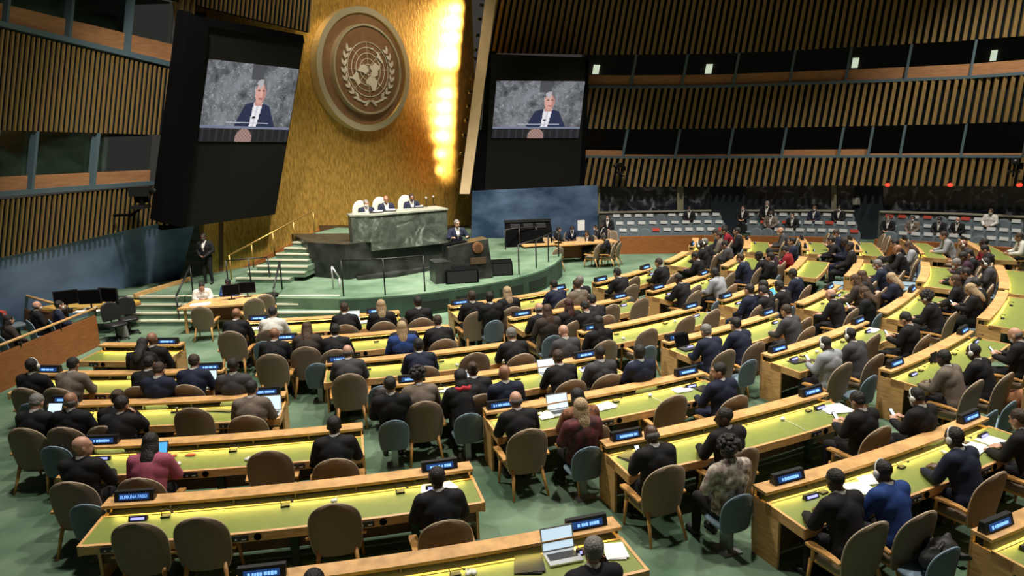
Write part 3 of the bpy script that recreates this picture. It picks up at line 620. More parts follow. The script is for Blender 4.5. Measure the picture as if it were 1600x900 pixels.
def proto_blue():
    P = []
    mb, rim = rounded_back(.47, .36, .88, .05, .05, .88, -.19, .13); P.append(('backrest', mb.mesh('backrest', m=BLUEF)))
    mb = MB(); mb.tube(rim + [rim[0]], .012, 5); P.append(('piping', mb.mesh('piping', m=BLUES)))
    mb = MB(); seat_pad(mb, .46, .44, .46, .07, .02); P.append(('seat', mb.mesh('seat', m=BLUES)))
    mb = MB(); mb.box((0, 0, .2), (.09, .16, .40)); mb.box((0, 0, .01), (.28, .30, .02)); mb.box((0, 0, .385), (.3, .3, .02)); P.append(('pedestal', mb.mesh('pedestal', m=METAL)))
    return P
def proto_gallery(cover):
    P = []
    mb, rim = rounded_back(.50, .34, .86, .07, .02, .96, -.20, .14); P.append(('backrest', mb.mesh('backrest', m=GREYSEAT)))
    mb = MB(); seat_pad(mb, .47, .42, .45, .10, .04); P.append(('seat', mb.mesh('seat', m=GREYSEAT)))
    mb = MB(); mb.box((0, 0, .17), (.10, .2, .34)); mb.box((0, 0, .01), (.4, .35, .02)); P.append(('pedestal', mb.mesh('pedestal', m=BLACK)))
    if cover:
        mb = MB(); mb.box((0, -.245, .80), (.30, .10, .13), 0, .14); P.append(('headrest_cover', mb.mesh('headrest_cover', m=cover)))
    return P
BEIGE, BLUEC = proto_beige(), proto_blue()
GAL = {'w': proto_gallery(mat('white_headrest_cover', (.62, .64, .64), .8)), 'r': proto_gallery(REDP), 'n': proto_gallery(None)}
def proto_cream():
    P = []; mb, rim = rounded_back(.60, .36, 1.34, .10, .05, .95, -.26, .10); P.append(('backrest', mb.mesh('backrest', m=CREAM)))
    mb = MB(); seat_pad(mb, .54, .5, .47, .12, .03); P.append(('seat', mb.mesh('seat', m=CREAM)))
    mb = MB(); mb.box((0, 0, .18), (.12, .12, .36)); mb.box((0, 0, .02), (.5, .5, .03)); P.append(('pedestal', mb.mesh('pedestal', m=BLACK)))
    return P
CREAMC = proto_cream()
def proto_office():
    P = []; mb, rim = rounded_back(.5, .52, 1.02, .06, .05, .92, -.22, .12); P.append(('backrest', mb.mesh('backrest', m=BLACK)))
    mb = MB(); seat_pad(mb, .5, .48, .48, .08, .03); P.append(('seat', mb.mesh('seat', m=BLACK)))
    mb = MB(); mb.tube([(0, 0, .06), (0, 0, .42)], .03, 8); mb.tube([(0, -.2, .44), (0, -.27, .62)], .02, 6)
    for k in range(5): a = 2 * math.pi * k / 5; mb.tube([(0, 0, .08), (.28 * math.cos(a), .28 * math.sin(a), .05)], .02, 6)
    P.append(('star_base', mb.mesh('star_base', m=BLACK)))
    for k in range(5): a = 2 * math.pi * k / 5; mb = MB(); mb.ell((.28 * math.cos(a), .28 * math.sin(a), .03), (.03, .03, .03), 8, 6); P.append(('caster', mb.mesh('caster', m=BLACK)))
    return P
OFFICE = proto_office()
def place(proto, name, label, cat, loc, yaw, group, scale=1.0):
    r = thing(name, label, cat, loc, yaw, group, scale)
    for nm, me in proto: link(nm, me, r)
    return r
# ---- desk items
def laptop(loc, yaw, label, dark=False, scale=1.0, tablet=False, screen=None):
    r = thing('tablet' if tablet else 'laptop', label, 'tablet' if tablet else 'laptop', loc, yaw, scale=scale)
    if tablet:
        b = MB(); b.box((0, .08, .11), (.26, .012, .19), 0, -.5); part('case', b, BLACK, r); b = MB(); b.box((0, .072, .112), (.235, .004, .165), 0, -.5); part('screen', b, screen or SCREENB, r)
        b = MB(); b.box((0, .15, .05), (.2, .12, .01), 0, .9); part('stand', b, BLACK, r); return r
    b = MB(); b.box((0, 0, .009), (.33, .23, .018)); part('base', b, BLACK if dark else SILVER, r)
    b = MB(); b.box((0, .015, .019), (.28, .11, .004)); part('keyboard', b, BLACK if not dark else METAL, r)
    b = MB(); b.box((0, .158, .12), (.33, .012, .225), 0, -.3); lid = part('lid', b, BLACK if dark else SILVER, r)
    b = MB(); b.box((0, .151, .122), (.305, .004, .195), 0, -.3); part('screen', b, BLACKM if dark else (screen or SCREENW), lid); return r
def papers(loc, yaw, label, m=None, sz=(.30, .22), n=2):
    r = thing('paper_sheets', label, 'papers', loc, yaw)
    for k in range(n): b = MB(); b.box((.02 * k, .015 * k, .004 + .006 * k), (sz[0], sz[1], .005), .12 * k); part('sheet', b, m or PAPER, r)
    return r
# ================================================================== PEOPLE
def capsule(mb, p0, r0, p1, r1, n=10):
    p0, p1 = Vector(p0), Vector(p1); d = p1 - p0; L = d.length
    if L < 1e-5: mb.ell(p0, (r0,) * 3, n, 6); return
    t = d / L; pts = []; rr = []
    for k in range(4): a = math.pi / 2 * (1 - k / 3.0); pts.append(p0 - t * (r0 * math.sin(a))); rr.append(max(.001, r0 * math.cos(a)))
    for k in range(4): a = math.pi / 2 * (k / 3.0); pts.append(p1 + t * (r1 * math.sin(a))); rr.append(max(.001, r1 * math.cos(a)))
    mb.tube(pts, rr, n)
def V(*a): return Vector(a)
def pose(hip, chest, neck, head, yaw, pitch, shw, elb, wri, hand, knee, ank, toe, roll=0.0, curl=.5, hn=None):
    """elb, wri, hand, knee, ank, toe: (left, right) points"""
    caps = []     # p0 r0 p1 r1 group
    def C(a, ra, b_, rb, g): caps.append((Vector(a), ra, Vector(b_), rb, g))
    hip, chest, neck, head = map(Vector, (hip, chest, neck, head))
    C(hip + V(-.085, 0, 0), .115, hip + V(.085, 0, 0), .115, 'pelvis')
    for s in (-1, 1): C(hip + V(s * .06, 0, .03), .11, chest + V(s * .07, 0, -.02), .115, 'torso')
    C(chest + V(-.09, 0, .02), .122, chest + V(.09, 0, .02), .122, 'torso'); C(hip + V(0, -.01, .1), .125, chest + V(0, -.01, .06), .125, 'torso')
    shc = chest + (neck - chest) * .68; sh = []
    for s in (-1, 1): sh.append(shc + V(s * shw, 0, 0)); C(chest + V(s * .07, 0, .06), .10, sh[-1] + V(-s * .02, 0, -.02), .082, 'torso'); C(neck + V(0, 0, -.02), .06, sh[-1], .058, 'torso')
    C(sh[0] + V(.03, -.01, -.01), .085, sh[1] + V(-.03, -.01, -.01), .085, 'torso')
    H = Matrix.Translation(head) @ Matrix.Rotation(yaw, 4, 'Z') @ Matrix.Rotation(roll, 4, 'Y') @ Matrix.Rotation(-pitch, 4, 'X') @ Matrix.Scale(1.09, 4)
    C(neck + V(0, 0, -.02), .056, H @ V(0, -.02, -.06), .052, 'neck')
    mb = MB(); M3 = H.to_3x3()
    for c, r in (((0, -.012, .028), (.076, .096, .092)), ((0, .022, -.04), (.062, .074, .082)), ((0, .05, -.085), (.036, .036, .034)), ((-.078, -.002, -.008), (.012, .022, .032)), ((.078, -.002, -.008), (.012, .022, .032)), ((0, .07, .035), (.05, .025, .02)), ((0, .086, -.058), (.024, .014, .012))):
        mb.ell(H @ Vector(c), r, 16, 12, M3)
    capsule(mb, H @ V(0, .092, .012), .009, H @ V(0, .110, -.024), .015)
    for i, s in enumerate((-1, 1)):
        C(sh[i], .072, elb[i], .056, 'arm'); C(elb[i], .054, wri[i], .036, 'arm')
        w_, h_ = Vector(wri[i]), Vector(hand[i]); d = (h_ - w_).normalized(); up = Vector(hn[i]) if hn else V(0, 0, 1)
        sd = d.cross(up).normalized(); up = sd.cross(d).normalized(); pe = w_ + d * .085
        C(w_, .028, pe + sd * .018, .026, 'hand'); C(w_, .026, pe - sd * .022, .024, 'hand')
        for k in range(4):
            b0 = pe + sd * (.033 - k * .022); L = (.036, .042, .039, .03)[k]; j = b0 + d * L - up * L * curl * .5; e = j + d * L * .7 - up * L * curl
            C(b0, .0115, j, .0105, 'hand'); C(j, .0105, e, .0085, 'hand')
        th = w_ + d * .03 + sd * (.03 * -s); j = th + d * .035 + sd * (.028 * -s); e = j + d * .03 - up * .01
        C(th, .014, j, .0115, 'hand'); C(j, .0115, e, .009, 'hand')
        hp = hip + V(s * .095, .0, -.01)
        C(hp, .105, knee[i], .066, 'leg'); C(knee[i], .064, ank[i], .042, 'leg')
        an = Vector(ank[i]); tt = Vector(toe[i]); C(an + V(0, 0, -.02), .04, V(an.x, an.y, .045), .04, 'foot'); C(V(an.x, an.y - .03, .042) if abs(tt.z - .04) < .05 else an, .038, tt, .036, 'foot')
    for p0, r0, p1, r1, g in caps: capsule(mb, p0, r0, p1, r1)
    me = mb.mesh('pose_raw'); o = bpy.data.objects.new('pose_raw', me); COL.objects.link(o)
    rm = o.modifiers.new('r', 'REMESH'); rm.mode = 'VOXEL'; rm.voxel_size = .0115
    sm = o.modifiers.new('s', 'SMOOTH'); sm.factor = .5; sm.iterations = 3
    dg = bpy.context.evaluated_depsgraph_get(); dg.update(); ev = o.evaluated_get(dg).to_mesh()
    nv, nf = len(ev.vertices), len(ev.polygons)
    co = np.empty(nv * 3); ev.vertices.foreach_get('co', co); co = co.reshape(-1, 3)
    no = np.empty(nv * 3); ev.vertices.foreach_get('normal', no); no = no.reshape(-1, 3)
    faces = [tuple(p.vertices) for p in ev.polygons]; o.evaluated_get(dg).to_mesh_clear(); bpy.data.objects.remove(o); bpy.data.meshes.remove(me)
    best = np.full(nv, 1e9); grp = np.zeros(nv, int); G = ['head', 'pelvis', 'torso', 'neck', 'arm', 'hand', 'leg', 'foot']
    hc = np.array(head); d = np.linalg.norm((co - hc) / np.array((.085, .105, .125)), axis=1) * .1 - .1; best = d.copy()
    for p0, r0, p1, r1, g in caps:
        a, ab = np.array(p0), np.array(p1 - p0); t = np.clip(((co - a) @ ab) / max(1e-9, ab @ ab), 0, 1)
        d = np.linalg.norm(co - a - t[:, None] * ab, axis=1) - (r0 + (r1 - r0) * t); k = d < best; best[k] = d[k]; grp[k] = G.index(g)
    body = bpy.data.meshes.new('body'); body.from_pydata(co.tolist(), [], faces); body.polygons.foreach_set('use_smooth', [True] * nf)
    fg = grp[np.array([f[0] for f in faces])]; fc = np.array([co[list(f)].mean(0) for f in faces]); fnm = np.array([no[list(f)].mean(0) for f in faces])
    upv = np.array((neck - chest).normalized()); chn = np.array(chest); rel = fc - chn
    hgt = rel @ upv; wid = np.abs(fc[:, 0] - chest.x)
    vneck = (np.isin(fg, [2, 3])) & (fnm[:, 1] > .25) & (hgt > -.10) & (wid < .018 + .30 * np.clip(hgt + .10, 0, 1) * .62) & (wid < .085)
    collar = (fg == 3) & (fc[:, 2] < neck.z + .055)
    def shell(name, mask, off):
        used = sorted({i for f, k in zip(faces, mask) if k for i in f})
        if not used: return None
        mp_ = {v: i for i, v in enumerate(used)}
        m = bpy.data.meshes.new(name); m.from_pydata((co[used] + no[used] * off).tolist(), [], [tuple(mp_[i] for i in f) for f, k in zip(faces, mask) if k])
        m.polygons.foreach_set('use_smooth', [True] * len(m.polygons))
        if name in ('jacket', 'trousers'):
            bm = bmesh.new(); bm.from_mesh(m); inner = [v for v in bm.verts if not v.is_boundary]
            for _ in range(14): bmesh.ops.smooth_vert(bm, verts=inner, factor=.5, use_axis_x=True, use_axis_y=True, use_axis_z=True)
            bm.to_mesh(m); bm.free()
        return m
    isj = np.isin(fg, [2, 4]) | ((fg == 1) & (fc[:, 2] > hip.z - .06)); isj &= ~vneck & ~collar
    R = {'body': body, 'jacket': shell('jacket', isj, .022), 'trousers': shell('trousers', np.isin(fg, [1, 6]), .014), 'shirt': shell('shirt', vneck | collar, .012),
         'shoes': [shell('shoe', (fg == 7) & (fc[:, 0] < hip.x), .006), shell('shoe', (fg == 7) & (fc[:, 0] >= hip.x), .006)], 'H': H, 'head': head}
    for k in ('body', 'jacket', 'trousers', 'shirt'): R[k].materials.append(None)
    for m in R['shoes']: m.materials.append(BLACK)
    return R
SK, SA, ST = [V(-.10, .44, .50), V(.10, .44, .50)], [V(-.11, .44, .09), V(.11, .40, .09)], [V(-.12, .58, .04), V(.12, .54, .04)]
POSES = {}
POSES['wr'] = pose((0, 0, .56), (0, .11, .87), (0, .17, 1.08), (0, .25, 1.20), 0, .38, .19, [V(-.27, .24, .77), V(.27, .24, .77)], [V(-.15, .46, .73), V(.15, .47, .73)], [V(-.06, .55, .728), V(.06, .56, .728)], SK, SA, ST)
POSES['up'] = pose((0, 0, .56), (0, -.03, .89), (0, -.02, 1.12), (0, .03, 1.26), 0, .1, .195, [V(-.27, .05, .80), V(.27, .05, .80)], [V(-.13, .27, .69), V(.13, .27, .69)], [V(-.03, .34, .68), V(.03, .34, .68)], SK, SA, ST)
POSES['ph'] = pose((0, 0, .56), (0, .0, .88), (0, .03, 1.10), (0, .11, 1.21), 0, .62, .19, [V(-.26, .08, .82), V(.26, .08, .82)], [V(-.12, .33, .82), V(.12, .33, .82)], [V(-.04, .40, .88), V(.04, .40, .88)], SK, SA, ST, curl=.9)
POSES['tl'] = pose((0, 0, .56), (0, .04, .89), (0, .07, 1.11), (-.02, .12, 1.25), 1.05, .1, .19, [V(-.28, .16, .78), V(.27, .22, .78)], [V(-.2, .36, .80), V(.14, .45, .73)], [V(-.15, .42, .73), V(.06, .52, .73)], SK, SA, ST)
POSES['tr'] = pose((0, 0, .56), (0, .04, .89), (0, .07, 1.11), (.02, .12, 1.25), -1.05, .1, .19, [V(-.27, .22, .78), V(.28, .16, .78)], [V(-.14, .45, .73), V(.2, .36, .80)], [V(-.06, .52, .73), V(.15, .42, .73)], SK, SA, ST)
POSES['ch'] = pose((0, 0, .56), (.02, .10, .88), (.04, .15, 1.09), (.06, .21, 1.22), -.3, .2, .19, [V(-.26, .24, .78), V(.26, .36, .85)], [V(-.10, .45, .73), V(.17, .30, 1.06)], [V(-.0, .5, .73), V(.14, .27, 1.12)], SK, SA, ST, roll=.12)
GK, GA, GT = [V(-.11, .03, .50), V(.11, .03, .50)], [V(-.13, 0, .09), V(.13, 0, .09)], [V(-.16, .16, .04), V(.16, .16, .04)]
POSES['st'] = pose((0, 0, .94), (0, .02, 1.27), (0, .0, 1.50), (0, .04, 1.65), 0, .05, .2, [V(-.28, .0, 1.18), V(.28, .0, 1.18)], [V(-.12, .20, 1.04), V(.12, .20, 1.04)], [V(-.03, .24, 1.0), V(.03, .25, 1.02)], GK, GA, GT)
POSES['le'] = pose((0, 0, .94), (0, .04, 1.27), (0, .04, 1.50), (0, .09, 1.65), .25, .08, .2, [V(-.32, .12, 1.20), V(.32, .12, 1.20)], [V(-.28, .36, 1.24), V(.28, .36, 1.24)], [V(-.22, .44, 1.26), V(.22, .44, 1.26)], GK, GA, GT)
POSES['be'] = pose((0, 0, .92), (0, .30, 1.12), (0, .48, 1.24), (0, .58, 1.33), 0, .5, .19, [V(-.24, .44, .95), V(.24, .44, .95)], [V(-.12, .62, .86), V(.12, .62, .86)], [V(-.05, .70, .82), V(.05, .70, .82)], GK, GA, GT)
def hair_mesh(kind):
    b = MB()
    def E_(c, r): b.ell(c, r, 18, 12)
    if kind in 'sny': E_((0, -.020, .038), (.084, .098, .090)); E_((0, -.048, -.005), (.074, .056, .055))
    elif kind == 'f': E_((0, -.032, -.012), (.0815, .078, .055))
    elif kind == 'b': E_((0, -.016, .033), (.0785, .0955, .089))
    elif kind in 'lwor':
        E_((0, -.020, .036), (.088, .102, .094)); E_((0, -.070, -.08), (.080, .050, .13)); E_((0, -.095, -.19), (.085, .045, .13)); E_((-.07, -.03, -.08), (.028, .05, .12)); E_((.07, -.03, -.08), (.028, .05, .12))
    elif kind == 'c':
        rnd = random.Random(3); E_((0, -.02, .04), (.105, .112, .105))
        for k in range(60):
            a, t = rnd.uniform(0, 6.28), rnd.uniform(-.35, 1); q = math.sqrt(max(0, 1 - t * t)); p = (.105 * q * math.cos(a), -.02 + .112 * q * math.sin(a), .04 + .105 * t)
            if p[1] > .05 and p[2] < .05: continue
            b.ell(p, (.03, .03, .03), 7, 5)
    elif kind == 'u': E_((0, -.020, .036), (.085, .1, .091)); E_((0, -.115, .05), (.045, .042, .045)); E_((0, -.05, -.02), (.072, .055, .06))
    elif kind == 'h': E_((0, -.022, .03), (.095, .105, .105)); E_((0, -.04, -.10), (.095, .085, .10)); E_((0, -.05, -.18), (.13, .09, .07))
    if kind not in 'lworuh': return b.mesh('hair')
    me = b.mesh('hair_raw'); o = bpy.data.objects.new('t', me); COL.objects.link(o); rm = o.modifiers.new('r', 'REMESH'); rm.mode = 'VOXEL'; rm.voxel_size = .011; sm = o.modifiers.new('s', 'SMOOTH'); sm.iterations = 8
    dg = bpy.context.evaluated_depsgraph_get(); dg.update(); me2 = bpy.data.meshes.new_from_object(o.evaluated_get(dg)); bpy.data.objects.remove(o); me2.polygons.foreach_set('use_smooth', [True] * len(me2.polygons)); me2.materials.clear(); me2.name = 'hair'; return me2
HAIRM = {k: hair_mesh(k) for k in 'snyfblworcuh'}
for m in HAIRM.values(): m.materials.append(None)
HCOL = {'s': (.012, .010, .009), 'n': (.045, .025, .014), 'y': (.20, .19, .18), 'f': (.12, .11, .10), 'b': (.014, .010, .008), 'l': (.011, .009, .008), 'w': (.075, .04, .02), 'o': (.42, .30, .17), 'r': (.055, .014, .010), 'c': (.015, .011, .010), 'u': (.05, .028, .016), 'h': (.010, .010, .012)}
HMAT = {k: mat('hair_' + k, c, .55, noise=.45, nscale=70, bump=.5) for k, c in HCOL.items()}
SKIN = {'l': mat('light_skin', (.52, .29, .20), .5, noise=.05, nscale=20), 'm': mat('tan_skin', (.30, .15, .09), .5, noise=.05, nscale=20), 'd': mat('dark_skin', (.085, .042, .028), .45, noise=.08, nscale=20)}
CL = {'k': (.012, .012, .014), 'n': (.014, .019, .042), 'g': (.055, .055, .062), 'e': (.15, .065, .03), 't': (.16, .13, .105), 'w': (.66, .64, .60), 'p': (.36, .09, .14), 'u': (.018, .05, .20), 'm': (.55, .50, .42), 'v': (.045, .02, .035), 'r': (.22, .012, .02), 'x': (.05, .02, .022), 'b': (.045, .035, .03), 'a': (.30, .32, .35)}
CNAME = {'k': 'black', 'n': 'navy', 'g': 'dark grey', 'e': 'brown patterned', 't': 'taupe', 'w': 'white', 'p': 'pink', 'u': 'bright blue', 'm': 'pale floral', 'v': 'plum', 'r': 'red', 'x': 'dark plaid', 'b': 'dark brown', 'a': 'pale grey'}
CMAT = {}
for k, c in CL.items():
    if k == 'm': CMAT[k] = mat('cloth_m', (.12, .06, .05), .8, col2=(.62, .57, .48), nscale=16)
    elif k == 'e': CMAT[k] = mat('cloth_e', (.05, .02, .012), .8, col2=(.30, .12, .05), nscale=28)
    elif k == 'x': CMAT[k] = mat('cloth_x', (.012, .010, .012), .8, col2=(.16, .03, .035), nscale=12)
    else: CMAT[k] = mat('cloth_' + k, c, .8, noise=.12, nscale=25, spec=.25)
HNAME = {'s': 'short dark hair', 'n': 'short brown hair', 'y': 'short grey hair', 'f': 'balding head', 'b': 'shaved head', 'l': 'long dark hair', 'w': 'long brown hair', 'o': 'long blond hair', 'r': 'long reddish hair', 'c': 'curly dark hair', 'u': 'brown hair bun', 'h': 'black head covering'}
b = MB(); b.ell((0, .058, -.052), (.060, .045, .048), 14, 10); MASK = b.mesh('face_mask'); MASK.materials.append(None)
MASKM = mat('pale_face_mask', (.62, .66, .68), .8)
b = MB(); b.ell((-.092, 0, -.005), (.020, .036, .04)); b.ell((.092, 0, -.005), (.020, .036, .04)); b.tube([(math.cos(math.pi * k / 10) * .094, 0, -.005 + .13 * math.sin(math.pi * k / 10)) for k in range(11)], .008, 6); HEADSET = b.mesh('headset', m=WHITE)
EYE = MB(); EYE.ell((0, 0, 0), (.013, .009, .009), 10, 8); EYE_ME = EYE.mesh('eye', m=mat('dark_eye', (.02, .014, .01), .2))
b = MB(); b.tube([(math.cos(k * math.pi / 8) * .105, math.sin(k * math.pi / 8) * .095 - .02, -.155 + .012 * math.sin(k * 2.2)) for k in range(17)], .036, 8); SCARF = b.mesh('scarf', m=mat('red_scarf', (.42, .015, .03), .8))
def setm(o, m): o.material_slots[0].link = 'OBJECT'; o.material_slots[0].material = m
def person(loc, yaw, ps, cloth, hair, skin, label, group, scale=1.0, flags='', trou=None):
    T = POSES[ps]; o = link('person', T['body'], None, loc, (0, 0, yaw)); o.scale = (scale,) * 3; setm(o, SKIN[skin]); tag(o, label, 'person', group)
    c = link('jacket', T['jacket'], o); setm(c, CMAT[cloth])
    c = link('trousers', T['trousers'], o); setm(c, CMAT[trou or ('k' if cloth in 'wpmurxat' else cloth)])
    c = link('shirt', T['shirt'], o); setm(c, CMAT['w' if cloth in 'kngtu' else cloth])
    for s in T['shoes']: link('shoe', s, o)
    c = link('hair', HAIRM[hair], o); setm(c, HMAT[hair] if hair != 'b' else (HMAT['b'] if skin == 'd' else SKIN[skin])); c.matrix_local = T['H']
    if 'm' in flags: c = link('face_mask', MASK, o); setm(c, MASKM if 'M' not in flags else BLACK); c.matrix_local = T['H']
    if 'h' in flags: c = link('headset', HEADSET, o); c.matrix_local = T['H']
    if 's' in flags: c = link('scarf', SCARF, o); c.matrix_local = T['H']
    if 'E' in flags:
        for s in (-1, 1): c = link('eye', EYE_ME, o); c.matrix_local = T['H'] @ Matrix.Translation((s * .031, .083, .010))
    return o
# ================================================================== DELEGATE DESKS
RR = [13.95, 15.80, 17.72, 19.35, 21.15, 23.03, 25.05, 26.95]
BLK = {'A': 'leftmost block', 'B': 'second block from left', 'C': 'third block from left', 'D': 'fourth block from left', 'E': 'fifth block from left', 'F': 'farthest right block'}
DESK = {('A', 2): (-9, -2.2), ('A', 3): (-8.9, 3.2), ('A', 4): (-4.2, 7.7), ('A', 5): (.4, 11.5), ('A', 6): (3.5, 15), ('A', 7): (8.4, 17.9),
        ('B', 1): (.8, 15.7), ('B', 2): (4.8, 18.9), ('B', 3): (9.4, 21.2), ('B', 4): (13.2, 25.4), ('B', 5): (16.7, 28), ('B', 6): (19.8, 30.4), ('B', 7): (22.4, 32.7), ('B', 8): (25.4, 34.5),
        ('C', 1): (20.9, 35.3), ('C', 2): (24.2, 37.2), ('C', 3): (26.9, 38.7), ('C', 4): (30, 40.8), ('C', 5): (32.6, 42.5), ('C', 6): (34.8, 44), ('C', 7): (36.6, 45),
        ('D', 1): (39.7, 50.9), ('D', 2): (40.2, 51.2), ('D', 3): (41.6, 51.4), ('D', 4): (44.3, 51.9), ('D', 5): (45.2, 53), ('D', 6): (46.9, 54.9)}
for r_ in range(1, 7): DESK[('E', r_)] = (55.8, 64.2); DESK[('F', r_)] = (68.4, 76.6)
DF = .78      # depth of the desk outwards from the ledge line
GR = MB(); GR.tube([(0, 0, 0), (0, -.012, 0)], .045, 14, False); GRILLE = GR.mesh('speaker_grille', m=BLACKM)
CP = MB(); CP.box((0, -.008, 0), (.20, .016, .07)); CPAN = CP.mesh('control_panel', m=BLACK)
CB = MB(); CB.box((-.04, -.02, -.005), (.02, .01, .02)); CB.box((.05, -.02, -.01), (.05, .012, .012)); CBTN = CB.mesh('button', m=SILVER)
MI = MB(); MI.box((0, 0, .012), (.11, .07, .024)); MBASE = MI.mesh('unit', m=BLACK)
MS_ = MB(); MS_.tube([(-.04, .0, .015), (-.06, .05, .07), (0, .03, .10), (.08, -.03, .075)], .005, 6); MS_.ell((.09, -.035, .072), (.018, .014, .012), 8, 6); MSTEM = MS_.mesh('gooseneck', m=BLACK)
DESKROOT = {}
def zt_(rho): return .765 - (rho - .14) / (DF - .14) * .03      # sloping top
for (bk, rw), (a0, a1) in DESK.items():
    R = RR[rw - 1]; am = (a0 + a1) / 2; o = polar(R + .3, am); n = 8
    lab = 'wooden delegate desk with lit green top, %s row from stage, %s' % (ORD[rw - 1], BLK[bk])
    r = thing('delegate_desk', lab, 'desk', o, group='curved delegate desks'); DESKROOT[(bk, rw)] = r
    far = bk in 'EF'
    b = MB(); b.arc(R - .12, R + .12, .86, .90, .855, .895, a0, a1, n); part('ledge', b, WOOD, r, o)
    b = MB(); b.arc(R - .115, R - .085, .16, .86, .16, .86, a0, a1, n); part('modesty_panel', b, WOOD, r, o)
    b = MB(); b.arc(R + .155, R + DF - .03, zt_(.155) - .02, zt_(.155), zt_(DF - .03) - .02, zt_(DF - .03), a0 + .08, a1 - .08, n); part('leather_top', b, LEATHER, r, o)
    b = MB(); b.arc(R + .125, R + .16, zt_(.14) - .03, zt_(.14) + .006, zt_(.14) - .03, zt_(.14) + .006, a0, a1, n); part('back_rail', b, WOOD, r, o)
    b = MB(); b.arc(R + DF - .035, R + DF, .625, .745, .625, .738, a0, a1, n); part('apron', b, WOOD, r, o)
    da = math.degrees(.035 / R)
    for s, (e0, e1) in enumerate(((a0, a0 + da), (a1 - da, a1))):
        b = MB(); b.arc(R + .12, R + DF, zt_(.14) - .12, zt_(.14) + .01, zt_(DF) - .12, zt_(DF) + .008, e0, e1, 1); part('edge_rail', b, WOOD, r, o)
        b = MB(); b.arc(R - .10, R + .36, .0, .76, .0, .75, e0, e1, 1); part('end_panel', b, WOOD, r, o)
    b = MB(); b.arc(R - .085, R + .12, .72, .74, .72, .74, a0 + .1, a1 - .1, n); part('inner_shelf', b, BLACK, r, o)
    b = MB(); b.arc(R - .084, R - .076, .74, .858, .74, .858, a0 + .1, a1 - .1, n); part('gap_shade_strip', b, BLACKM, r, o)  # matt black strip added to paint the gap under the ledge as shaded
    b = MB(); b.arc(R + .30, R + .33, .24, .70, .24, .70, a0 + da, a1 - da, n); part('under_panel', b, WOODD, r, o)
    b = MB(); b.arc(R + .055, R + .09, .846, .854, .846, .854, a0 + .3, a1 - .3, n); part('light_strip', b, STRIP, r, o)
    for t in (.18, .5, .82):
        a = a0 + (a1 - a0) * t; dd = math.degrees(.05 / R)
        b = MB(); b.arc(R + .36, R + .44, 0, .68, 0, .66, a - dd, a + dd, 1); part('column', b, CARPETD, r, o)
    L = math.radians(a1 - a0) * R; ns = max(2, int(L / .72))
    for k in range(ns + 1):       # ledge brackets
        a = a0 + (a1 - a0) * (k + .02) / (ns + .04); dd = math.degrees(.02 / R); b = MB(); b.arc(R - .02, R + .02, .735, .86, .735, .86, a, a + dd, 1); part('ledge_bracket', b, BLACK, r, o)
    if far: continue
    k = 0; s = .55
    while s < L - .3:
        a = a0 + math.degrees(s / R); p = polar(R + DF + .001, a, .682) - o; yw = math.radians(a)
        c = link('speaker_grille', GRILLE, r, p, (0, 0, yw)); p2 = polar(R + DF + .001, a - math.degrees(.2 / R), .682) - o
        c = link('control_panel', CPAN, r, p2, (0, 0, yw)); link('button', CBTN, c)
        p3 = polar(R + .24, a + math.degrees(.25 / R), zt_(.24)) - o
        c = link('microphone_unit', MBASE, r, p3, (0, 0, yw + .1)); link('gooseneck', MSTEM, c)
        s += 1.42
def desk_at(row, a):
    best = None
    for (bk, rw), (a0, a1) in DESK.items():
        if rw == row:
            d = 0 if a0 <= a <= a1 else min(abs(a - a0), abs(a - a1))
            if best is None or d < best[0]: best = (d, bk)
    return best[1]
def surf(px, py):                    # a pixel on a desk top -> point on that top, row, block
    p = at_z(px, py, .755)
    for _ in range(3):
        rr, a = to_polar(p); R = max([q for q in RR if q <= rr] or [RR[0]]); p = at_z(px, py, zt_(min(DF, max(.14, rr - R))))
    rr, a = to_polar(p); rho = min(DF - .2, max(.28, rr - R)); k_ = RR.index(R) + 1; a0, a1 = DESK[(desk_at(k_, a), k_)]; m = math.degrees(.2 / R); a = min(a1 - m, max(a0 + m, a)); return polar(R + rho, a, zt_(rho) + .004), RR.index(R) + 1, a
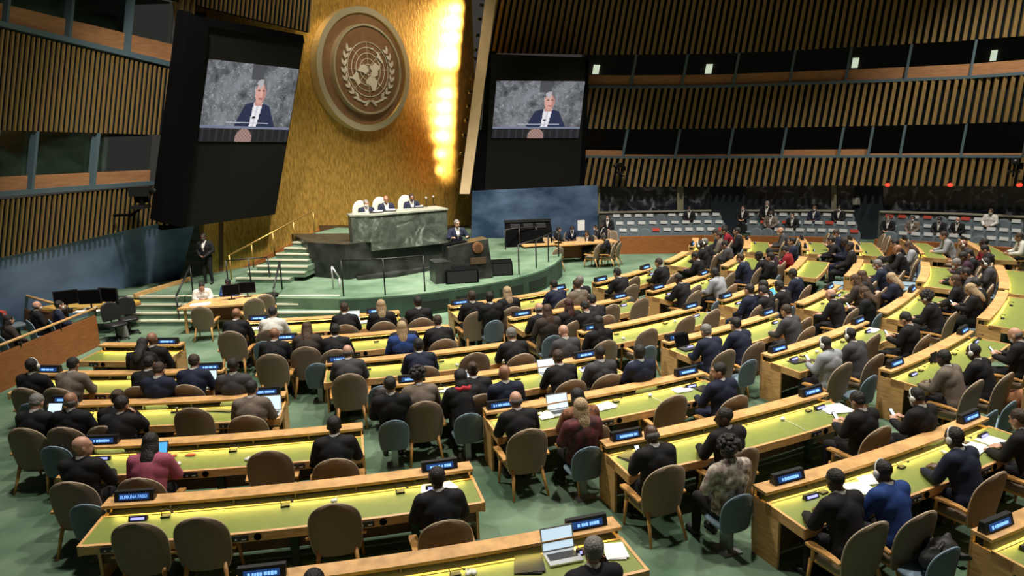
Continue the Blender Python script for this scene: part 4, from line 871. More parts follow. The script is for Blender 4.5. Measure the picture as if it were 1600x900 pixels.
# nameplates on the ledges and the small lit units below them
NP = [(262, 534), (76, 577), (329, 573), (109, 623), (418, 610), (153, 684), (222, 765), (683, 719), (912, 815), (332, 893), (381, 500), (447, 527), (526, 561), (643, 592), (588, 486), (781, 631), (975, 679), (1076, 583), (1267, 612), (1231, 748), (1520, 655),
      (720, 473), (815, 490), (876, 450), (969, 463), (925, 511), (916, 556), (1078, 478), (1057, 527), (932, 437), (1026, 448), (1130, 462), (1215, 545), (1203, 489), (1347, 501), (1405, 570), (1518, 518), (1590, 842),
      (997, 413), (1087, 422), (1297, 448), (1420, 448), (1276, 384), (1379, 387), (1493, 390), (1548, 372), (1434, 371), (1327, 370), (1226, 368), (1003, 381), (1128, 368)]
npc = {}
for px, py in NP:
    p = at_z(px, py + 3, .90); rr, a = to_polar(p); row = min(range(8), key=lambda k: abs(RR[k] - rr)); a_p = a; bk = desk_at(row + 1, a); a0, a1 = DESK[(bk, row + 1)]; R = RR[row]
    m = math.degrees(.27 / R); a = min(a1 - m, max(a0 + m, a)); p = polar(R - .02, a, .898); yw = math.radians(a); k = npc[(bk, row)] = npc.get((bk, row), 0) + 1
    left = a < (a0 + a1) / 2; burk = (px, py) == (222, 765)
    lab = 'black nameplate with lit blue lettering reading BURKINA FASO' if burk else 'black nameplate with lit blue text near %s end, %s row, %s' % ('left' if left else 'right', ORD[row], BLK[bk])
    r = thing('nameplate', lab, 'nameplate', p, yw, 'lit country nameplates')
    b = MB(); b.hexa([Vector(q) for q in ((-.24, -.06, 0), (.24, -.06, 0), (.24, .05, 0), (-.24, .05, 0), (-.24, -.02, .125), (.24, -.02, .125), (.24, .04, .125), (-.24, .04, .125))]); part('housing', b, BLACK, r)
    b = MB(); tl_ = math.atan2(.04, .125); b.box((0, -.046, .060), (.36, .012, .072), 0, -tl_); part('display', b, LEDBG, r)
    if burk:
        cu = bpy.data.curves.new('lettering', 'FONT'); cu.body = 'BURKINA FASO'; cu.size = .058; cu.align_x = 'CENTER'; cu.align_y = 'CENTER'; cu.extrude = .001
        to = bpy.data.objects.new('lettering', cu); COL.objects.link(to); dg = bpy.context.evaluated_depsgraph_get(); dg.update(); me = bpy.data.meshes.new_from_object(to.evaluated_get(dg)); bpy.data.objects.remove(to)
        me.materials.clear(); me.materials.append(LED); c = link('lettering', me, r, (0, -.0545, .060), (math.pi / 2 - tl_, 0, 0)); c.scale = (.82, 1, 1)
    else:
        rnd = random.Random(px); x = -.15 + rnd.uniform(0, .05); b = MB()
        while x < .13:
            wd = rnd.uniform(.016, .03); b.box((x + wd / 2, -.0545, .060), (wd, .004, rnd.uniform(.028, .040)), 0, -tl_); x += wd + rnd.choice((.006, .006, .006, .02))
        part('lit_text', b, LED, r)
    p = polar(R + .27, a + math.degrees((.12 if left else -.12) / R), zt_(.27) + .002)
    r = thing('desk_unit', 'small lit lilac display unit below the %s nameplate, %s row, %s' % ('left' if left else 'right', ORD[row], BLK[bk]), 'display unit', p, yw, 'lit desk units')
    b = MB(); b.hexa([Vector(q) for q in ((-.11, -.03, 0), (.11, -.03, 0), (.11, .04, 0), (-.11, .04, 0), (-.11, .0, .055), (.11, .0, .055), (.11, .03, .055), (-.11, .03, .055))]); part('housing', b, BLACK, r)
    b = MB(); b.box((0, -.02, .029), (.16, .008, .030), 0, -.5); part('display', b, LEDV, r)
# earpieces, papers, laptops
cnt = {}
def uniq(key, txt):
    cnt[key] = cnt.get(key, 0) + 1; return txt if cnt[key] == 1 else None
for px, py in ((237, 783), (357, 783), (521, 768), (523, 771), (735, 880), (727, 884), (156, 713), (384, 691), (205, 638), (325, 632), (1008, 615), (1219, 655), (607, 508), (716, 574), (905, 540), (980, 533), (1140, 555), (1265, 548), (1467, 706), (1043, 500), (158, 588), (480, 548), (835, 505), (1160, 485)):
    p, rw, a = surf(px, py); bk = desk_at(rw, a); key = ('ear', rw, bk); n = cnt[key] = cnt.get(key, 0) + 1
    r = thing('earpiece', '%s white earpiece lying on the green desk, %s row, %s' % (ORD[n - 1], ORD[rw - 1], BLK[bk]), 'earpiece', p, random.uniform(0, 3), 'white earpieces on desks')
    b = MB(); b.ell((0, 0, .022), (.045, .032, .024), 12, 8); part('shell', b, WHITE, r); b = MB(); b.tube([(.0, 0, .03), (.03, .05, .035), (.05, .02, .03)], .008, 6); part('ear_hook', b, WHITE, r)
    b = MB(); e = polar(RR[rw - 1] + DF - .03, a, zt_(DF) + .012) - p; M = Matrix.Rotation(-r.rotation_euler.z, 3, 'Z'); b.tube([(0, 0, .01), M @ (e * .5 + V(.03, 0, .006)), M @ e], .004, 5); part('cable', b, WHITE, r)
LT = [(527, 668, 0, 'open laptop with bright screen before the dark suited person'), (877, 868, 0, 'silver open laptop with white screen on the nearest desk'), (727, 598, 0, 'open laptop with pale screen beside the person in black bun'), (852, 580, 0, 'open laptop glowing pale blue before black suited person'), (877, 645, 0, 'open laptop with pale screen left of brown patterned dress'), (551, 500, 0, 'open laptop with pale screen in the row nearest the steps'), (1075, 545, 1, 'black open laptop on the third block desk end'), (388, 622, 0, 'pale lit laptop in front of taupe suited person')]
for px, py, dk, lab in LT: p, rw, a = surf(px, py); laptop(p, math.radians(a), lab, bool(dk), 1.15)
for px, py, lab, sc in ((255, 705, 'upright tablet with cyan picture beside the pink jacket', SCREENB), (1452, 565, 'dark tablet held up before brown grey suit', BLACK), (82, 645, 'white lit tablet at the left end desk', SCREENW), (1212, 463, 'blue tablet standing on the fourth block desk', SCREENB)):
    p, rw, a = surf(px, py); laptop(p, math.radians(a), lab, tablet=True, screen=sc)
for i, (px, py, m, nm, w_, h_) in enumerate(((825, 883, BLACK, 'dark brown', .3, .34), (965, 862, PAPER, 'white', .22, .3), (668, 760, PAPER, 'white', .2, .28), (696, 757, PAPER, 'white', .2, .24), (790, 655, PAPER, 'cream', .22, .3), (852, 650, PAPER, 'white', .25, .28), (945, 636, PAPER, 'white', .34, .25), (1065, 610, PAPER, 'white', .3, .22), (1098, 608, BLACK, 'dark', .26, .2),
        (1305, 640, PAPER, 'white', .42, .34), (1340, 765, PAPER, 'white', .34, .3), (1352, 748, PAPER, 'pale', .26, .22), (1515, 700, PAPER, 'white', .4, .36), (1548, 690, PAPER, 'white', .3, .3), (1245, 565, BLACK, 'black', .34, .22), (1360, 515, PAPER, 'white', .34, .2), (828, 578, PAPER, 'white', .25, .22), (918, 578, PAPER, 'white', .3, .2), (468, 684, REDP, 'red', .3, .22), (275, 705, REDP, 'red', .1, .06), (300, 706, REDP, 'small red', .12, .06),
        (60, 597, PAPER, 'white', .38, .24), (110, 645, PAPER, 'pale', .26, .2), (395, 512, PAPER, 'white', .4, .24), (567, 497, PAPER, 'white', .3, .2), (725, 487, PAPER, 'white', .28, .2), (975, 705, BLACK, 'dark grey', .3, .24), (688, 604, PAPER, 'white', .26, .2), (1010, 425, BLACK, 'black', .3, .2), (1240, 508, PAPER, 'white', .26, .2), (345, 636, BLACK, 'black', .5, .1), (1150, 470, BLACK, 'black', .3, .18))):
    p, rw, a = surf(px, py); bk = desk_at(rw, a); n = cnt[('pp', nm, rw, bk)] = cnt.get(('pp', nm, rw, bk), 0) + 1
    papers(p, math.radians(a) + random.uniform(-.4, .4), '%s%s papers lying on the green desk top, %s row, %s' % (('', 'more ', 'further ')[n - 1], nm, ORD[rw - 1], BLK[bk]), m, (w_, h_))
p, rw, a = surf(254, 683); r = thing('water_bottle', 'small brown bottle standing on the ledge behind the cyan tablet', 'bottle', p); b = MB(); b.tube([(0, 0, 0), (0, 0, .13), (0, 0, .16), (0, 0, .20)], [.032, .032, .014, .013], 10); part('body', b, mat('brown_glass', (.08, .03, .012), .2), r); b = MB(); b.tube([(0, 0, .20), (0, 0, .22)], .016, 10); part('cap', b, WHITE, r)
# ================================================================== SEATED PEOPLE: head pixel, clothes, hair, skin, pose, flags (q second row, m mask, h headset)
PP = '''227 537 k b m up|205 550 k l m ph q|108 573 t s l wr|20 586 k s d up h|231 570 k s l wr|301 568 n n l wr|231 592 n n l ph q|356 581 g b d up q
60 630 k y l ph|150 628 k u l wr|161 650 k s l ch q|82 662 k f m up m|393 608 t s l wr|125 700 k b l tr|226 703 p l d wr|522 666 k s d wr|683 748 k s d wr|917 862 k y l ch|493 894 k s d up
364 496 k b m wr|424 492 w s l wr|470 505 b w l wr|538 483 k n l wr|598 485 k o l up|619 494 u o l up q|665 487 k s m up|446 534 k b m wr|514 522 k s d wr|634 517 k w l wr|690 510 k n l wr|543 560 g f l wr|603 574 k s l up q|665 560 n s d wr|800 524 k y l wr
660 604 t c l wr|743 584 k u l wr|735 612 k h l wr qs|805 600 n b m up q|872 559 k n m wr|949 558 g b d up|806 626 k f l wr|909 626 e l d wr|926 652 x o l up q|1033 566 n s d up q|1140 586 n s l tl|1011 676 k f d ph|1122 646 k b d tl|1340 627 k s l ph|1173 722 m c d up q|1305 751 k b d wr|1379 737 u b d wr h|1485 683 n s d wr h|1468 632 k s l ph mhq|1592 655 k n l wr
753 473 k n m up|778 472 k s d up q|800 460 k o l up|824 472 b w l up q|865 446 n s l wr|849 484 k f l wr|894 480 k r l up|912 441 k y l up|926 452 t n l up q|925 470 k s l wr|928 485 k s l ph q|880 519 g b l ph q|965 516 k l d up|1123 524 n y l wr|1156 509 n s l wr|1242 487 g n l wr|1236 463 k s l ph q|1290 538 a b d ph h|1328 524 g b d wr h|1416 499 k s l ph|1474 560 t s d wr|1521 550 k b d wr h|1586 524 k f l ph m
964 427 k s l wr|1029 411 k n l wr|1060 436 k b d wr|1120 428 a s d wr|1182 453 n s l up|1200 448 g l l up|1234 428 n s d ph|1298 461 k f l wr|1332 432 k w l wr|1248 452 k s d ph q|1448 466 k c l wr h|1482 449 k o l ph q|1480 437 k w l up|1498 442 k s l ph q|1378 461 k w l ph q|1404 436 n o l ph q|1520 428 g s m wr
1034 377 k y d wr h|1047 380 k s d wr h|1082 401 k s m ph q|1140 401 n n l wr m|1178 400 k s l up q|1085 362 k s l wr|1107 368 t n l up|1120 361 k s l up q|1162 362 r s l wr|1173 360 k s l wr|1135 383 g s l ph q|1202 376 n s l up q|1215 401 k s d wr|1227 391 r s l ph q|1238 400 v s l ph|1260 362 g f l wr m|1291 376 k s l wr|1315 379 n s d ph q|1338 386 k s d up q|1355 366 n n l ph m|1347 411 n y l wr m|1362 408 k s l wr|1330 433 b w l wr|1405 381 k s l wr|1418 384 a w l ph q|1437 392 k b m ch|1462 410 k y m wr m|1475 369 a n l wr|1497 400 v s d ph|1522 383 k b m wr h|1530 411 g s m ph hq|1545 380 r s d up q|1572 401 k s l wr m|1592 371 w n m wr|1560 391 k s l ph q'''
SEATS = []; PS = 1.09
def resolve(px, py, zh, fwd, second):
    p = at_z(px, py, zh); y = yaw_to(p, ARC); d = Vector((-math.sin(y), math.cos(y), 0)); o = p - d * fwd; o.z = 0
    rr, a = to_polar(o); cand = [k for k, q in enumerate(RR) if q < rr - .5]; row = cand[-1] if cand else 0
    rho = rr - RR[row]
    nxt = (RR[row + 1] if row < 7 else RR[7] + 1.9) - RR[row]
    if second: rho = min(nxt - .24, max(nxt - .34, rho))
    else:
        if rho > nxt - .1 and row < 7: pass
        rho = min(max(rho, 1.02), max(1.06, nxt - .55))
    o = polar(RR[row] + rho, a, 0); return o, row, a, rho
for rec in PP.replace('\n', '|').split('|'):
    f = rec.split(); px, py, cl, ha, sk, ps = float(f[0]), float(f[1]), f[2], f[3], f[4], f[5]; fl = f[6] if len(f) > 6 else ''
    hd = POSES[ps]['head'] * PS; o, row, a, rho = resolve(px, py, hd.z, hd.y, 'q' in fl)
    SEATS.append(dict(o=o, row=row, a=a, q='q' in fl, who=(cl, ha, sk, ps, fl), blue='q' in fl))
# empty chairs: pixel at the top of the backrest
EB = '''300 636|417 707|218 806|310 806|521 774|770 893|77 612|300 600|131 657|234 560|32 606|52 660|110 738|421 519|628 565|742 552|766 610|905 656|1056 620|1274 645|958 477|996 465|1016 515|1076 495|1108 483|1224 509|1260 499|1366 523|978 439|990 433|1010 426|1082 456|1092 446|1135 426|1162 409|1190 471|1212 461|1246 439|1316 477|1360 456|1352 441|1490 463|1424 515|880 464|1174 697|1100 385|1112 372|1225 378|1285 365|1382 366|1390 370|1470 380|1450 410|1505 385|1580 420|1545 572'''
UB_ = '38 636|80 701|137 786|414 532|496 566|597 612|741 648|917 702|894 521|1023 545|1178 565|1369 590|1167 776|1590 632|1545 640|1580 620|1510 872|1545 868|1300 400|1306 407|1311 414|1315 421|1318 428|1230 374|1240 378|1250 383|1258 389|1333 378|1344 383|1352 388|1362 393|1440 383|1452 388|1462 392|1474 398|1540 435|1546 442|1408 414|1414 421|1418 428|1535 378|1552 384|1566 388|1580 393|1090 388|1097 394|1190 402|1196 408|1202 414|1005 470|1116 468'
for tab, blue in ((EB, False), (UB_, True)):
    for rec in tab.split('|'):
        px, py = map(float, rec.split()); p = at_z(px, py, .86 if blue else 1.06); rr, a = to_polar(p)
        row = max([k for k, q in enumerate(RR) if q < rr - (.55 if blue else .30)] or [0]); nxt = (RR[row + 1] if row < 7 else RR[7] + 1.9) - RR[row]
        rho = rr - RR[row]; rho = min(nxt - .24, max(nxt - .36, rho - .10)) if blue else min(1.35, max(.95, rho)) - .36
        o = polar(RR[row] + rho, a, 0)
        if any(s['row'] == row and abs(math.radians(s['a'] - a)) * RR[row] < .42 and s['q'] == blue for s in SEATS): continue
        SEATS.append(dict(o=o, row=row, a=a, q=blue, who=None, blue=blue))
# keep neighbours apart along their row
for it in range(6):
    for s in SEATS:
        for t in SEATS:
            if s is t or s['row'] != t['row'] or s['q'] != t['q']: continue
            d = math.radians(t['a'] - s['a']) * (RR[s['row']] + 1.1)
            if 0 <= d < .60: m = math.degrees((.605 - d) / 2 / (RR[s['row']] + 1.1)); s['a'] -= m; t['a'] += m
rows = {}
for s in SEATS:
    rr, _ = to_polar(s['o']); s['o'] = polar(rr, s['a'], 0); s['bk'] = desk_at(s['row'] + 1, s['a']); rows.setdefault((s['bk'], s['row'], s['q']), []).append(s)
for (bk, row, q), L in rows.items():
    L.sort(key=lambda s: s['a'])
    for k, s in enumerate(L):
        y = yaw_to(s['o'], ARC); seat = '%s %s' % (ORD[min(k, 19)], 'back seat' if q else 'seat'); tail = '%s, %s row, %s' % (seat, ORD[row], BLK[bk])
        far = s['o'].y > 17
        if s['blue']: place(BLUEC, 'advisor_chair', 'grey-blue shell chair, %s' % tail, 'chair', s['o'], y, 'grey-blue advisor chairs')
        else: place(BEIGE, 'delegate_chair', '%sbeige armchair, %s' % ('' if s['who'] else 'empty ', tail), 'chair', s['o'] - (Matrix.Rotation(y, 3, 'Z') @ V(0, -.04 if s['who'] else 0, 0)), y, 'beige delegate chairs', 1.07)
        if s['who']:
            cl, ha, sk, ps, fl = s['who']
            person(s['o'], y, ps, cl, ha, sk, '%s-clad person, %s, %s' % (CNAME[cl], HNAME[ha], tail), 'seated delegates', PS, fl)
            if ps == 'ph' and not far:
                r = thing('phone', 'phone held by %s-clad person, %s' % (CNAME[cl], tail), 'phone', s['o'] + Matrix.Rotation(y, 3, 'Z') @ V(0, .435, .89) * PS, y, 'phones in hands'); b = MB(); b.box((0, 0, .0), (.072, .012, .145), 0, -.7); part('case', b, BLACK, r); b = MB(); b.box((0, -.007, 0.004), (.062, .003, .13), 0, -.7); part('screen', b, SCREENW, r)
# ================================================================== STAGE PEOPLE AND SIDE TABLES
def head_at(px, py, Z, ps, scale, yaw):     # floor height Z; returns origin
    hd = POSES[ps]['head']; p = at_z(px, py, Z + hd.z * scale); return Vector((p.x, p.y, Z)) - Matrix.Rotation(yaw, 3, 'Z') @ Vector((hd.x, hd.y, 0)) * scale
# presiding trio behind the marble desk
for k, (px, py, ha, sk, cl, lab) in enumerate(((572, 318, 'y', 'l', 'n', 'white-haired person in navy suit seated left at the marble desk'), (603, 312, 'b', 'm', 'n', 'bald person in navy suit seated in the middle of marble desk'), (643, 309, 's', 'm', 'n', 'dark-haired masked person seated right at the marble desk'))):
    d = .95; p = mpl(px, py, -d); sc = .95; Z = p.z - sc * POSES['up']['head'].z; yw = yaw_to(p, p + fn_) - .1
    o = Vector((p.x, p.y, Z)) - Matrix.Rotation(yw, 3, 'Z') @ Vector((0, POSES['up']['head'].y * sc, 0))
    b = MB(); b.box((o.x, o.y, (Z + 1.5) / 2), (1.2, 1.2, Z - 1.5)) if Z > 1.52 else None; part('chair_plinth', b, BLACKST, dais) if Z > 1.52 else None
    person(o, yw, 'up', cl, ha, sk, lab, 'presiding people', sc, 'Em' + ('M' if k == 2 else '') if k != 1 else 'E')
    place(CREAMC, 'presiding_chair', 'cream leather chair behind the marble desk, %s of three' % ('left', 'middle', 'right')[k], 'chair', o + fd * -.14, yw, 'cream presiding chairs', sc)
# speaker at the lectern
yw = ly + math.pi; o = LP + Matrix.Rotation(ly, 3, 'Z') @ Vector((-.42, 1.35, 0)); o.z = SZ
q = at_y(713, 349, o.y + .05); sc = min(1.0, (q.z - SZ) / 1.65); o.x = q.x
person(o, yw, 'le', 'n', 'y', 'l', 'grey-haired person in dark suit speaking at the lectern', 'standing people', sc, 'E')
# guard
p = at_z(327, 443, SZ); person(Vector((p.x, p.y, SZ)), yaw_to(p, CAM) - .5, 'st', 'k', 's', 'd', 'standing person in black suit with clasped hands before gold wall', 'standing people', .90, 'EmM')
# table with two people on the floor beside the low steps
T0 = at_z(355, 512, 0); tb = thing('side_table', 'wooden table with screens in front of the low steps', 'table', T0, math.radians(8))
b = MB(); b.prism([(-1.1, -.55), (.75, -.45), (1.15, .25), (1.0, .75), (-.9, .55)], .70, .75); part('table_top', b, WOOD, tb)
b = MB(); b.prism([(-.95, .25), (.85, .45), (.85, .50), (-.95, .30)], .05, .70); part('modesty_panel', b, WOODR, tb)
for x, y in ((-.95, -.4), (.65, -.3), (.85, .5), (-.8, .4)): b = MB(); b.box((x, y, .35), (.07, .07, .70)); part('leg', b, WOOD, tb)
Mz = Matrix.Rotation(math.radians(8), 3, 'Z')
def monitor(loc, yaw, label, s=1.0):
    r = thing('computer_monitor', label, 'monitor', loc, yaw, scale=s); b = MB(); b.box((0, 0, .30), (.52, .04, .34)); part('casing', b, BLACK, r); b = MB(); b.box((0, -.022, .30), (.48, .006, .30)); part('screen', b, BLACKM, r)
    b = MB(); b.tube([(0, .02, .01), (0, .02, .16)], .02, 8); b.box((0, 0, .008), (.22, .16, .016)); part('stand', b, BLACK, r)
for k, (x, y, yy) in enumerate(((.15, .25, .5), (.55, .45, .2))): monitor(T0 + Mz @ V(x, y, .752), yy, '%s black monitor on the table by the low steps' % ('left', 'right')[k], .9)
papers(T0 + Mz @ V(-.6, -.2, .752), .2, 'white papers on the table by the low steps', None, (.5, .3))
for x, y, yy, lab, cl, ha, sk in ((-.75, .75, 2.5, 'person in white top with dark hair at table by the steps', 'w', 's', 'l'), (-.05, 1.05, 2.9, 'person in blue shirt at table by the steps', 'u', 's', 'd')):
    o = T0 + Mz @ V(x, y, 0); person(o, math.pi + (.45 if x < -.5 else 0), 'ph', cl, ha, sk, lab, 'people at side table', .9)
    place(BEIGE, 'delegate_chair', 'beige armchair of the %s at side table' % ('white-clad person' if cl == 'w' else 'blue-clad person'), 'chair', o, math.pi + (.45 if x < -.5 else 0), 'chairs at side table', .95)
for k, (px, py, yy) in enumerate(((318, 478, .1), (393, 466, .5), (410, 460, .5))):
    p = at_z(px, py, .9); p.z = 0; place(BEIGE, 'delegate_chair', '%s empty beige armchair at table by the low steps' % ORD[k], 'chair', p, yy, 'chairs at side table', .95)
p = at_z(426, 497, 0); r = thing('waste_bin', 'black bin beside the low steps', 'bin', p); b = MB(); b.tube([(0, 0, 0), (0, 0, .7)], [.19, .23], 14); part('bin_body', b, BLACKM, r); b = MB(); b.tube([(0, 0, .70), (0, 0, .73)], .24, 14); part('rim', b, BLACK, r)
# oval control table with monitors on the left
T1 = at_z(148, 516, 0); tb = thing('control_table', 'yellow wooden oval table with monitors by the left mural', 'table', T1, .15)
pl = [(1.3 * math.cos(2 * math.pi * k / 28) ** 1 * (1.0), .55 * math.sin(2 * math.pi * k / 28)) for k in range(28)]
b = MB(); b.prism(pl, .70, .75); part('table_top', b, mat('yellow_wood', (.58, .36, .07), .4, noise=.15, nscale=4), tb); b = MB(); b.prism([(x * 1.015, y * 1.03) for x, y in pl], .66, .70); part('edge_band', b, WOODR, tb)
for x in (-.7, .7): b = MB(); b.tube([(x, 0, 0), (x, 0, .66)], .05, 10); b.box((x, 0, .015), (.5, .4, .03)); part('leg', b, METAL, tb)
for k, (px, py, yy) in enumerate(((106, 484, .5), (143, 483, .1), (172, 480, -.25))): p = at_z(px, py, .75); monitor(p, yy, '%s of three black monitors on oval table' % ('left', 'middle', 'right')[k], 1.15)
for k, (px, py) in enumerate(((125, 487), (140, 482), (158, 485))): p = at_z(px, py, .752); papers(p, .3 * k, '%s white papers on the oval table' % ORD[k], None, (.3, .2))
for k, (px, py, yy) in enumerate(((176, 470, .9), (196, 462, .6))): p = at_z(px, py + 6, .98); p.z = 0; place(OFFICE, 'office_chair', '%s black swivel chair behind oval table' % ('left', 'right')[k], 'chair', p, yy + math.pi, 'swivel chairs')
p = at_z(192, 528, 0); r = thing('paper_bag', 'crumpled clear bag on the carpet under the oval table', 'bag', p, .4); b = MB(); b.hexa([V(*q) for q in ((-.16, -.1, 0), (.16, -.1, 0), (.16, .1, 0), (-.16, .1, 0), (-.12, -.04, .33), (.13, -.06, .36), (.12, .05, .34), (-.13, .06, .31))]); part('bag_body', b, mat('clear_film', (.30, .30, .28), .3), r)
# wooden enclosure with sloping rail at the far left
w0, w1 = at_z(157, 540, 0), at_z(-30, 628, 0)
dirw = (w1 - w0).normalized(); nw = Vector((-dirw.y, dirw.x, 0)); nw = nw if nw.x < 0 else -nw
b = MB(); b.prism([(p.x, p.y) for p in (w0, w1, w1 + nw * .08, w0 + nw * .08)], 0, .82); en = struct('trim_11', b, WOODR, label='low red-brown wooden partition at the left edge')
b = MB(); b.tube([w0 + V(0, 0, 1.0), w1 + V(0, 0, 1.0)], .035, 8); part('top_rail', b, WOOD, en)
for k in range(4): p = w0 + (w1 - w0) * (k / 3.0); b = MB(); b.tube([p + V(0, 0, .8), p + V(0, 0, 1.0)], .02, 6); part('rail_post', b, BLACK, en)
w2 = at_z(30, 512, 0); b = MB(); d2 = (w2 - at_z(112, 530, 0)).normalized(); e0 = at_z(112, 530, 0); n3 = Vector((-d2.y, d2.x, 0))
b.prism([(p.x, p.y) for p in (e0, w2, w2 + n3 * .08, e0 + n3 * .08)], 0, .62); part('rear_partition', b, WOODR, en)
b = MB(); b.tube([e0 + V(0, 0, .9), w2 + V(0, 0, 1.05)], .04, 8); part('rear_rail', b, WOOD, en)
for t in (0, 1): p = e0 + (w2 - e0) * t; b = MB(); b.tube([p + V(0, 0, .6), p + V(0, 0, .95)], .02, 6); part('rear_post', b, BLACK, en)
for k, (px, py, cl, ha, lab, yy) in enumerate(((14, 500, 'b', 'l', 'dark-haired person in dark red top behind left partition', -.6), (58, 478, 'k', 'f', 'balding masked person in black behind left partition', -.7), (93, 477, 'n', 's', 'person in navy suit behind the left partition', -.9))):
    o = head_at(px, py, 0, 'up', .95, yy); person(o, yy, 'up', cl, ha, 'l', lab, 'people behind left partition', .95, 'm' if k else '')
    place(BLUEC, 'advisor_chair', 'grey-blue chair of %s person behind left partition' % ('leftmost', 'middle', 'right')[k], 'chair', o, yy, 'chairs behind left partition')
p = at_z(18, 482, .88); p.z = 0; place(GAL['r'], 'gallery_seat', 'grey seat with salmon headrest cover at left edge', 'chair', p, -.6, 'chairs behind left partition')
# ---- group at tables right of the stage
tabs = [((818, 385), (880, 381)), ((872, 384), (965, 378))]
for k, (a, c) in enumerate(tabs):
    A_, C_ = at_z(*a, .735), at_z(*c, .735); A_.z = C_.z = 0; d = (C_ - A_).normalized(); n = Vector((-d.y, d.x, 0)); L = (C_ - A_).length; y = math.atan2(d.y, d.x)
    r = thing('secretariat_table', ('left', 'right')[k] + ' wooden table right of the stage', 'table', A_, y)
    b = MB(); b.box((L / 2, .35, .735), (L, .75, .05)); part('table_top', b, WOOD, r); b = MB(); b.box((L / 2, .65, .4), (L * .9, .04, .6)); part('front_panel', b, WOODR, r)
    for x in (.1, L - .1): b = MB(); b.box((x, .15, .355), (.07, .07, .71)); part('leg', b, BLACK, r)
for k, (px, py, cl, ha, ps, yy) in enumerate(((873, 359, 'k', 's', 'up', -1.2), (894, 357, 'n', 's', 'wr', 3.0), (917, 364, 'k', 'l', 'wr', 2.6), (931, 356, 'k', 's', 'up', 1.6), (941, 352, 'k', 's', 'up', 2.0), (944, 372, 'k', 's', 'ph', 1.3))):
    o = head_at(px, py, 0, ps, .9, yy); person(o, yy, ps, cl, ha, 'ldm'[k % 3], '%s from left of dark-clad people at tables right of stage' % ORD[k], 'people at tables right of stage', .9, 'm' if k in (1, 3) else '')
    place(BEIGE, 'delegate_chair', 'occupied beige armchair, %s from left at tables right of stage' % ORD[k], 'chair', o, yy, 'chairs right of stage', .9)
for k, (px, py, yy) in enumerate(((866, 385, .6), (884, 362, 2.4), (927, 380, .9), (957, 378, 1.2), (953, 362, 2.6))):
    p = at_z(px, py, .9); p.z = 0; place(BEIGE, 'delegate_chair', '%s empty beige armchair from left by tables right of stage' % ORD[k], 'chair', p, yy, 'chairs right of stage', .9)
for k, p in enumerate((at_z(*tabs[0][0], .735) * .35 + at_z(*tabs[0][1], .735) * .65 + V(0, .35, .026), at_z(*tabs[1][0], .735) * .6 + at_z(*tabs[1][1], .735) * .4 + V(0, .35, .026))): laptop(p, 2.6 + k * .3, '%s laptop on tables right of stage' % ('left', 'right')[k])
p = at_z(908, 352, 1.1); r = thing('document_stand', 'white sheet on a stand among people right of the stage', 'sign', Vector((p.x, p.y, 0)), .2); b = MB(); b.box((0, 0, 1.1), (.3, .02, .42)); part('sheet', b, PAPER, r); b = MB(); b.tube([(0, .03, 0), (0, .03, 1.2)], .015, 6); b.box((0, .03, .01), (.3, .3, .02)); part('stand', b, BLACK, r)
# black console on the stage before the blue mural
p = at_z(826, 383, SZ); r = thing('control_console', 'black control console before the blue mural right of lectern', 'console', p, .05)
b = MB(); b.hexa([V(*q) for q in ((-.9, -.35, 0), (.9, -.35, 0), (.9, .35, 0), (-.9, .35, 0), (-.9, -.25, .62), (.9, -.25, .62), (.9, .35, .86), (-.9, .35, .86))]); part('cabinet', b, BLACKM, r); b = MB(); b.box((0, .3, .92), (1.85, .12, .1)); part('hood', b, BLACK, r)
for x in (-.5, 0, .5): b = MB(); b.box((x, -.02, .76), (.36, .4, .02), 0, .34); part('button_panel', b, BLACK, r)
railing('black rail post line before the control console', [(790, 390), (812, 386), (838, 384)], SZ, .75)
# ---- gallery seats along the right wall
def gfl(x, k): return at_y(x, 300, interp(x, YR) - 1.0 - k * 1.0)
for gi, (x0, x1) in enumerate(((960, 1120), (1165, 1332), (1383, 1600))):
    for k in range(3):
        zf = (.41, .22, .06)[k]; xs = [x0 - 6 + (x1 - x0 + 12) * i / 5 for i in range(6)]
        fr_ = [gfl(x, k + .5) for x in xs]; bk_ = [gfl(x, k - .5) for x in xs]; b = MB()
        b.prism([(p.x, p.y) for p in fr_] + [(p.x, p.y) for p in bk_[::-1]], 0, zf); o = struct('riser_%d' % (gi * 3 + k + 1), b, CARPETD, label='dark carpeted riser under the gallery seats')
gal_people = {(1162, 326): ('k', 's'), (1200, 320): ('k', 'y'), (1206, 335): ('t', 'n'), (1240, 338): ('k', 's'), (1274, 330): ('n', 'w'), (1313, 326): ('k', 's'), (1390, 346): ('k', 'n'), (1428, 350): ('t', 's'), (1470, 350): ('k', 's'), (1498, 358): ('k', 'b'), (1551, 332): ('w', 'n'), (1078, 328): ('k', 's'), (950, 342): ('k', 's')}
gn = 0
for gi, (x0, x1, nm) in enumerate(((962, 1118, 'left'), (1172, 1326, 'middle'), (1390, 1590, 'right'))):
    for k in range(3):
        n = (10, 10, 11)[gi]
        for i in range(n):
            x = x0 + (x1 - x0) * i / (n - 1) + (0, 5, 10)[k] * (1 if gi < 2 else .3); p = gfl(x, k); p.z = (.41, .22, .06)[k]
            rnd = random.Random(gi * 100 + k * 20 + i); kind = 'r' if rnd.random() < .1 else ('n' if (rnd.random() < (.35 if gi == 2 and k == 0 else .12)) else 'w')
            place(GAL[kind], 'gallery_seat', 'grey gallery seat%s, %s from left, %s row, %s gallery group' % ({'r': ' with red headrest cover', 'w': ' with white headrest cover', 'n': ''}[kind], ORD[i], ('back', 'middle', 'front')[k], nm), 'seat', p, yaw_to(p, Vector((-2, 12, 0))), 'grey gallery seats', .98)
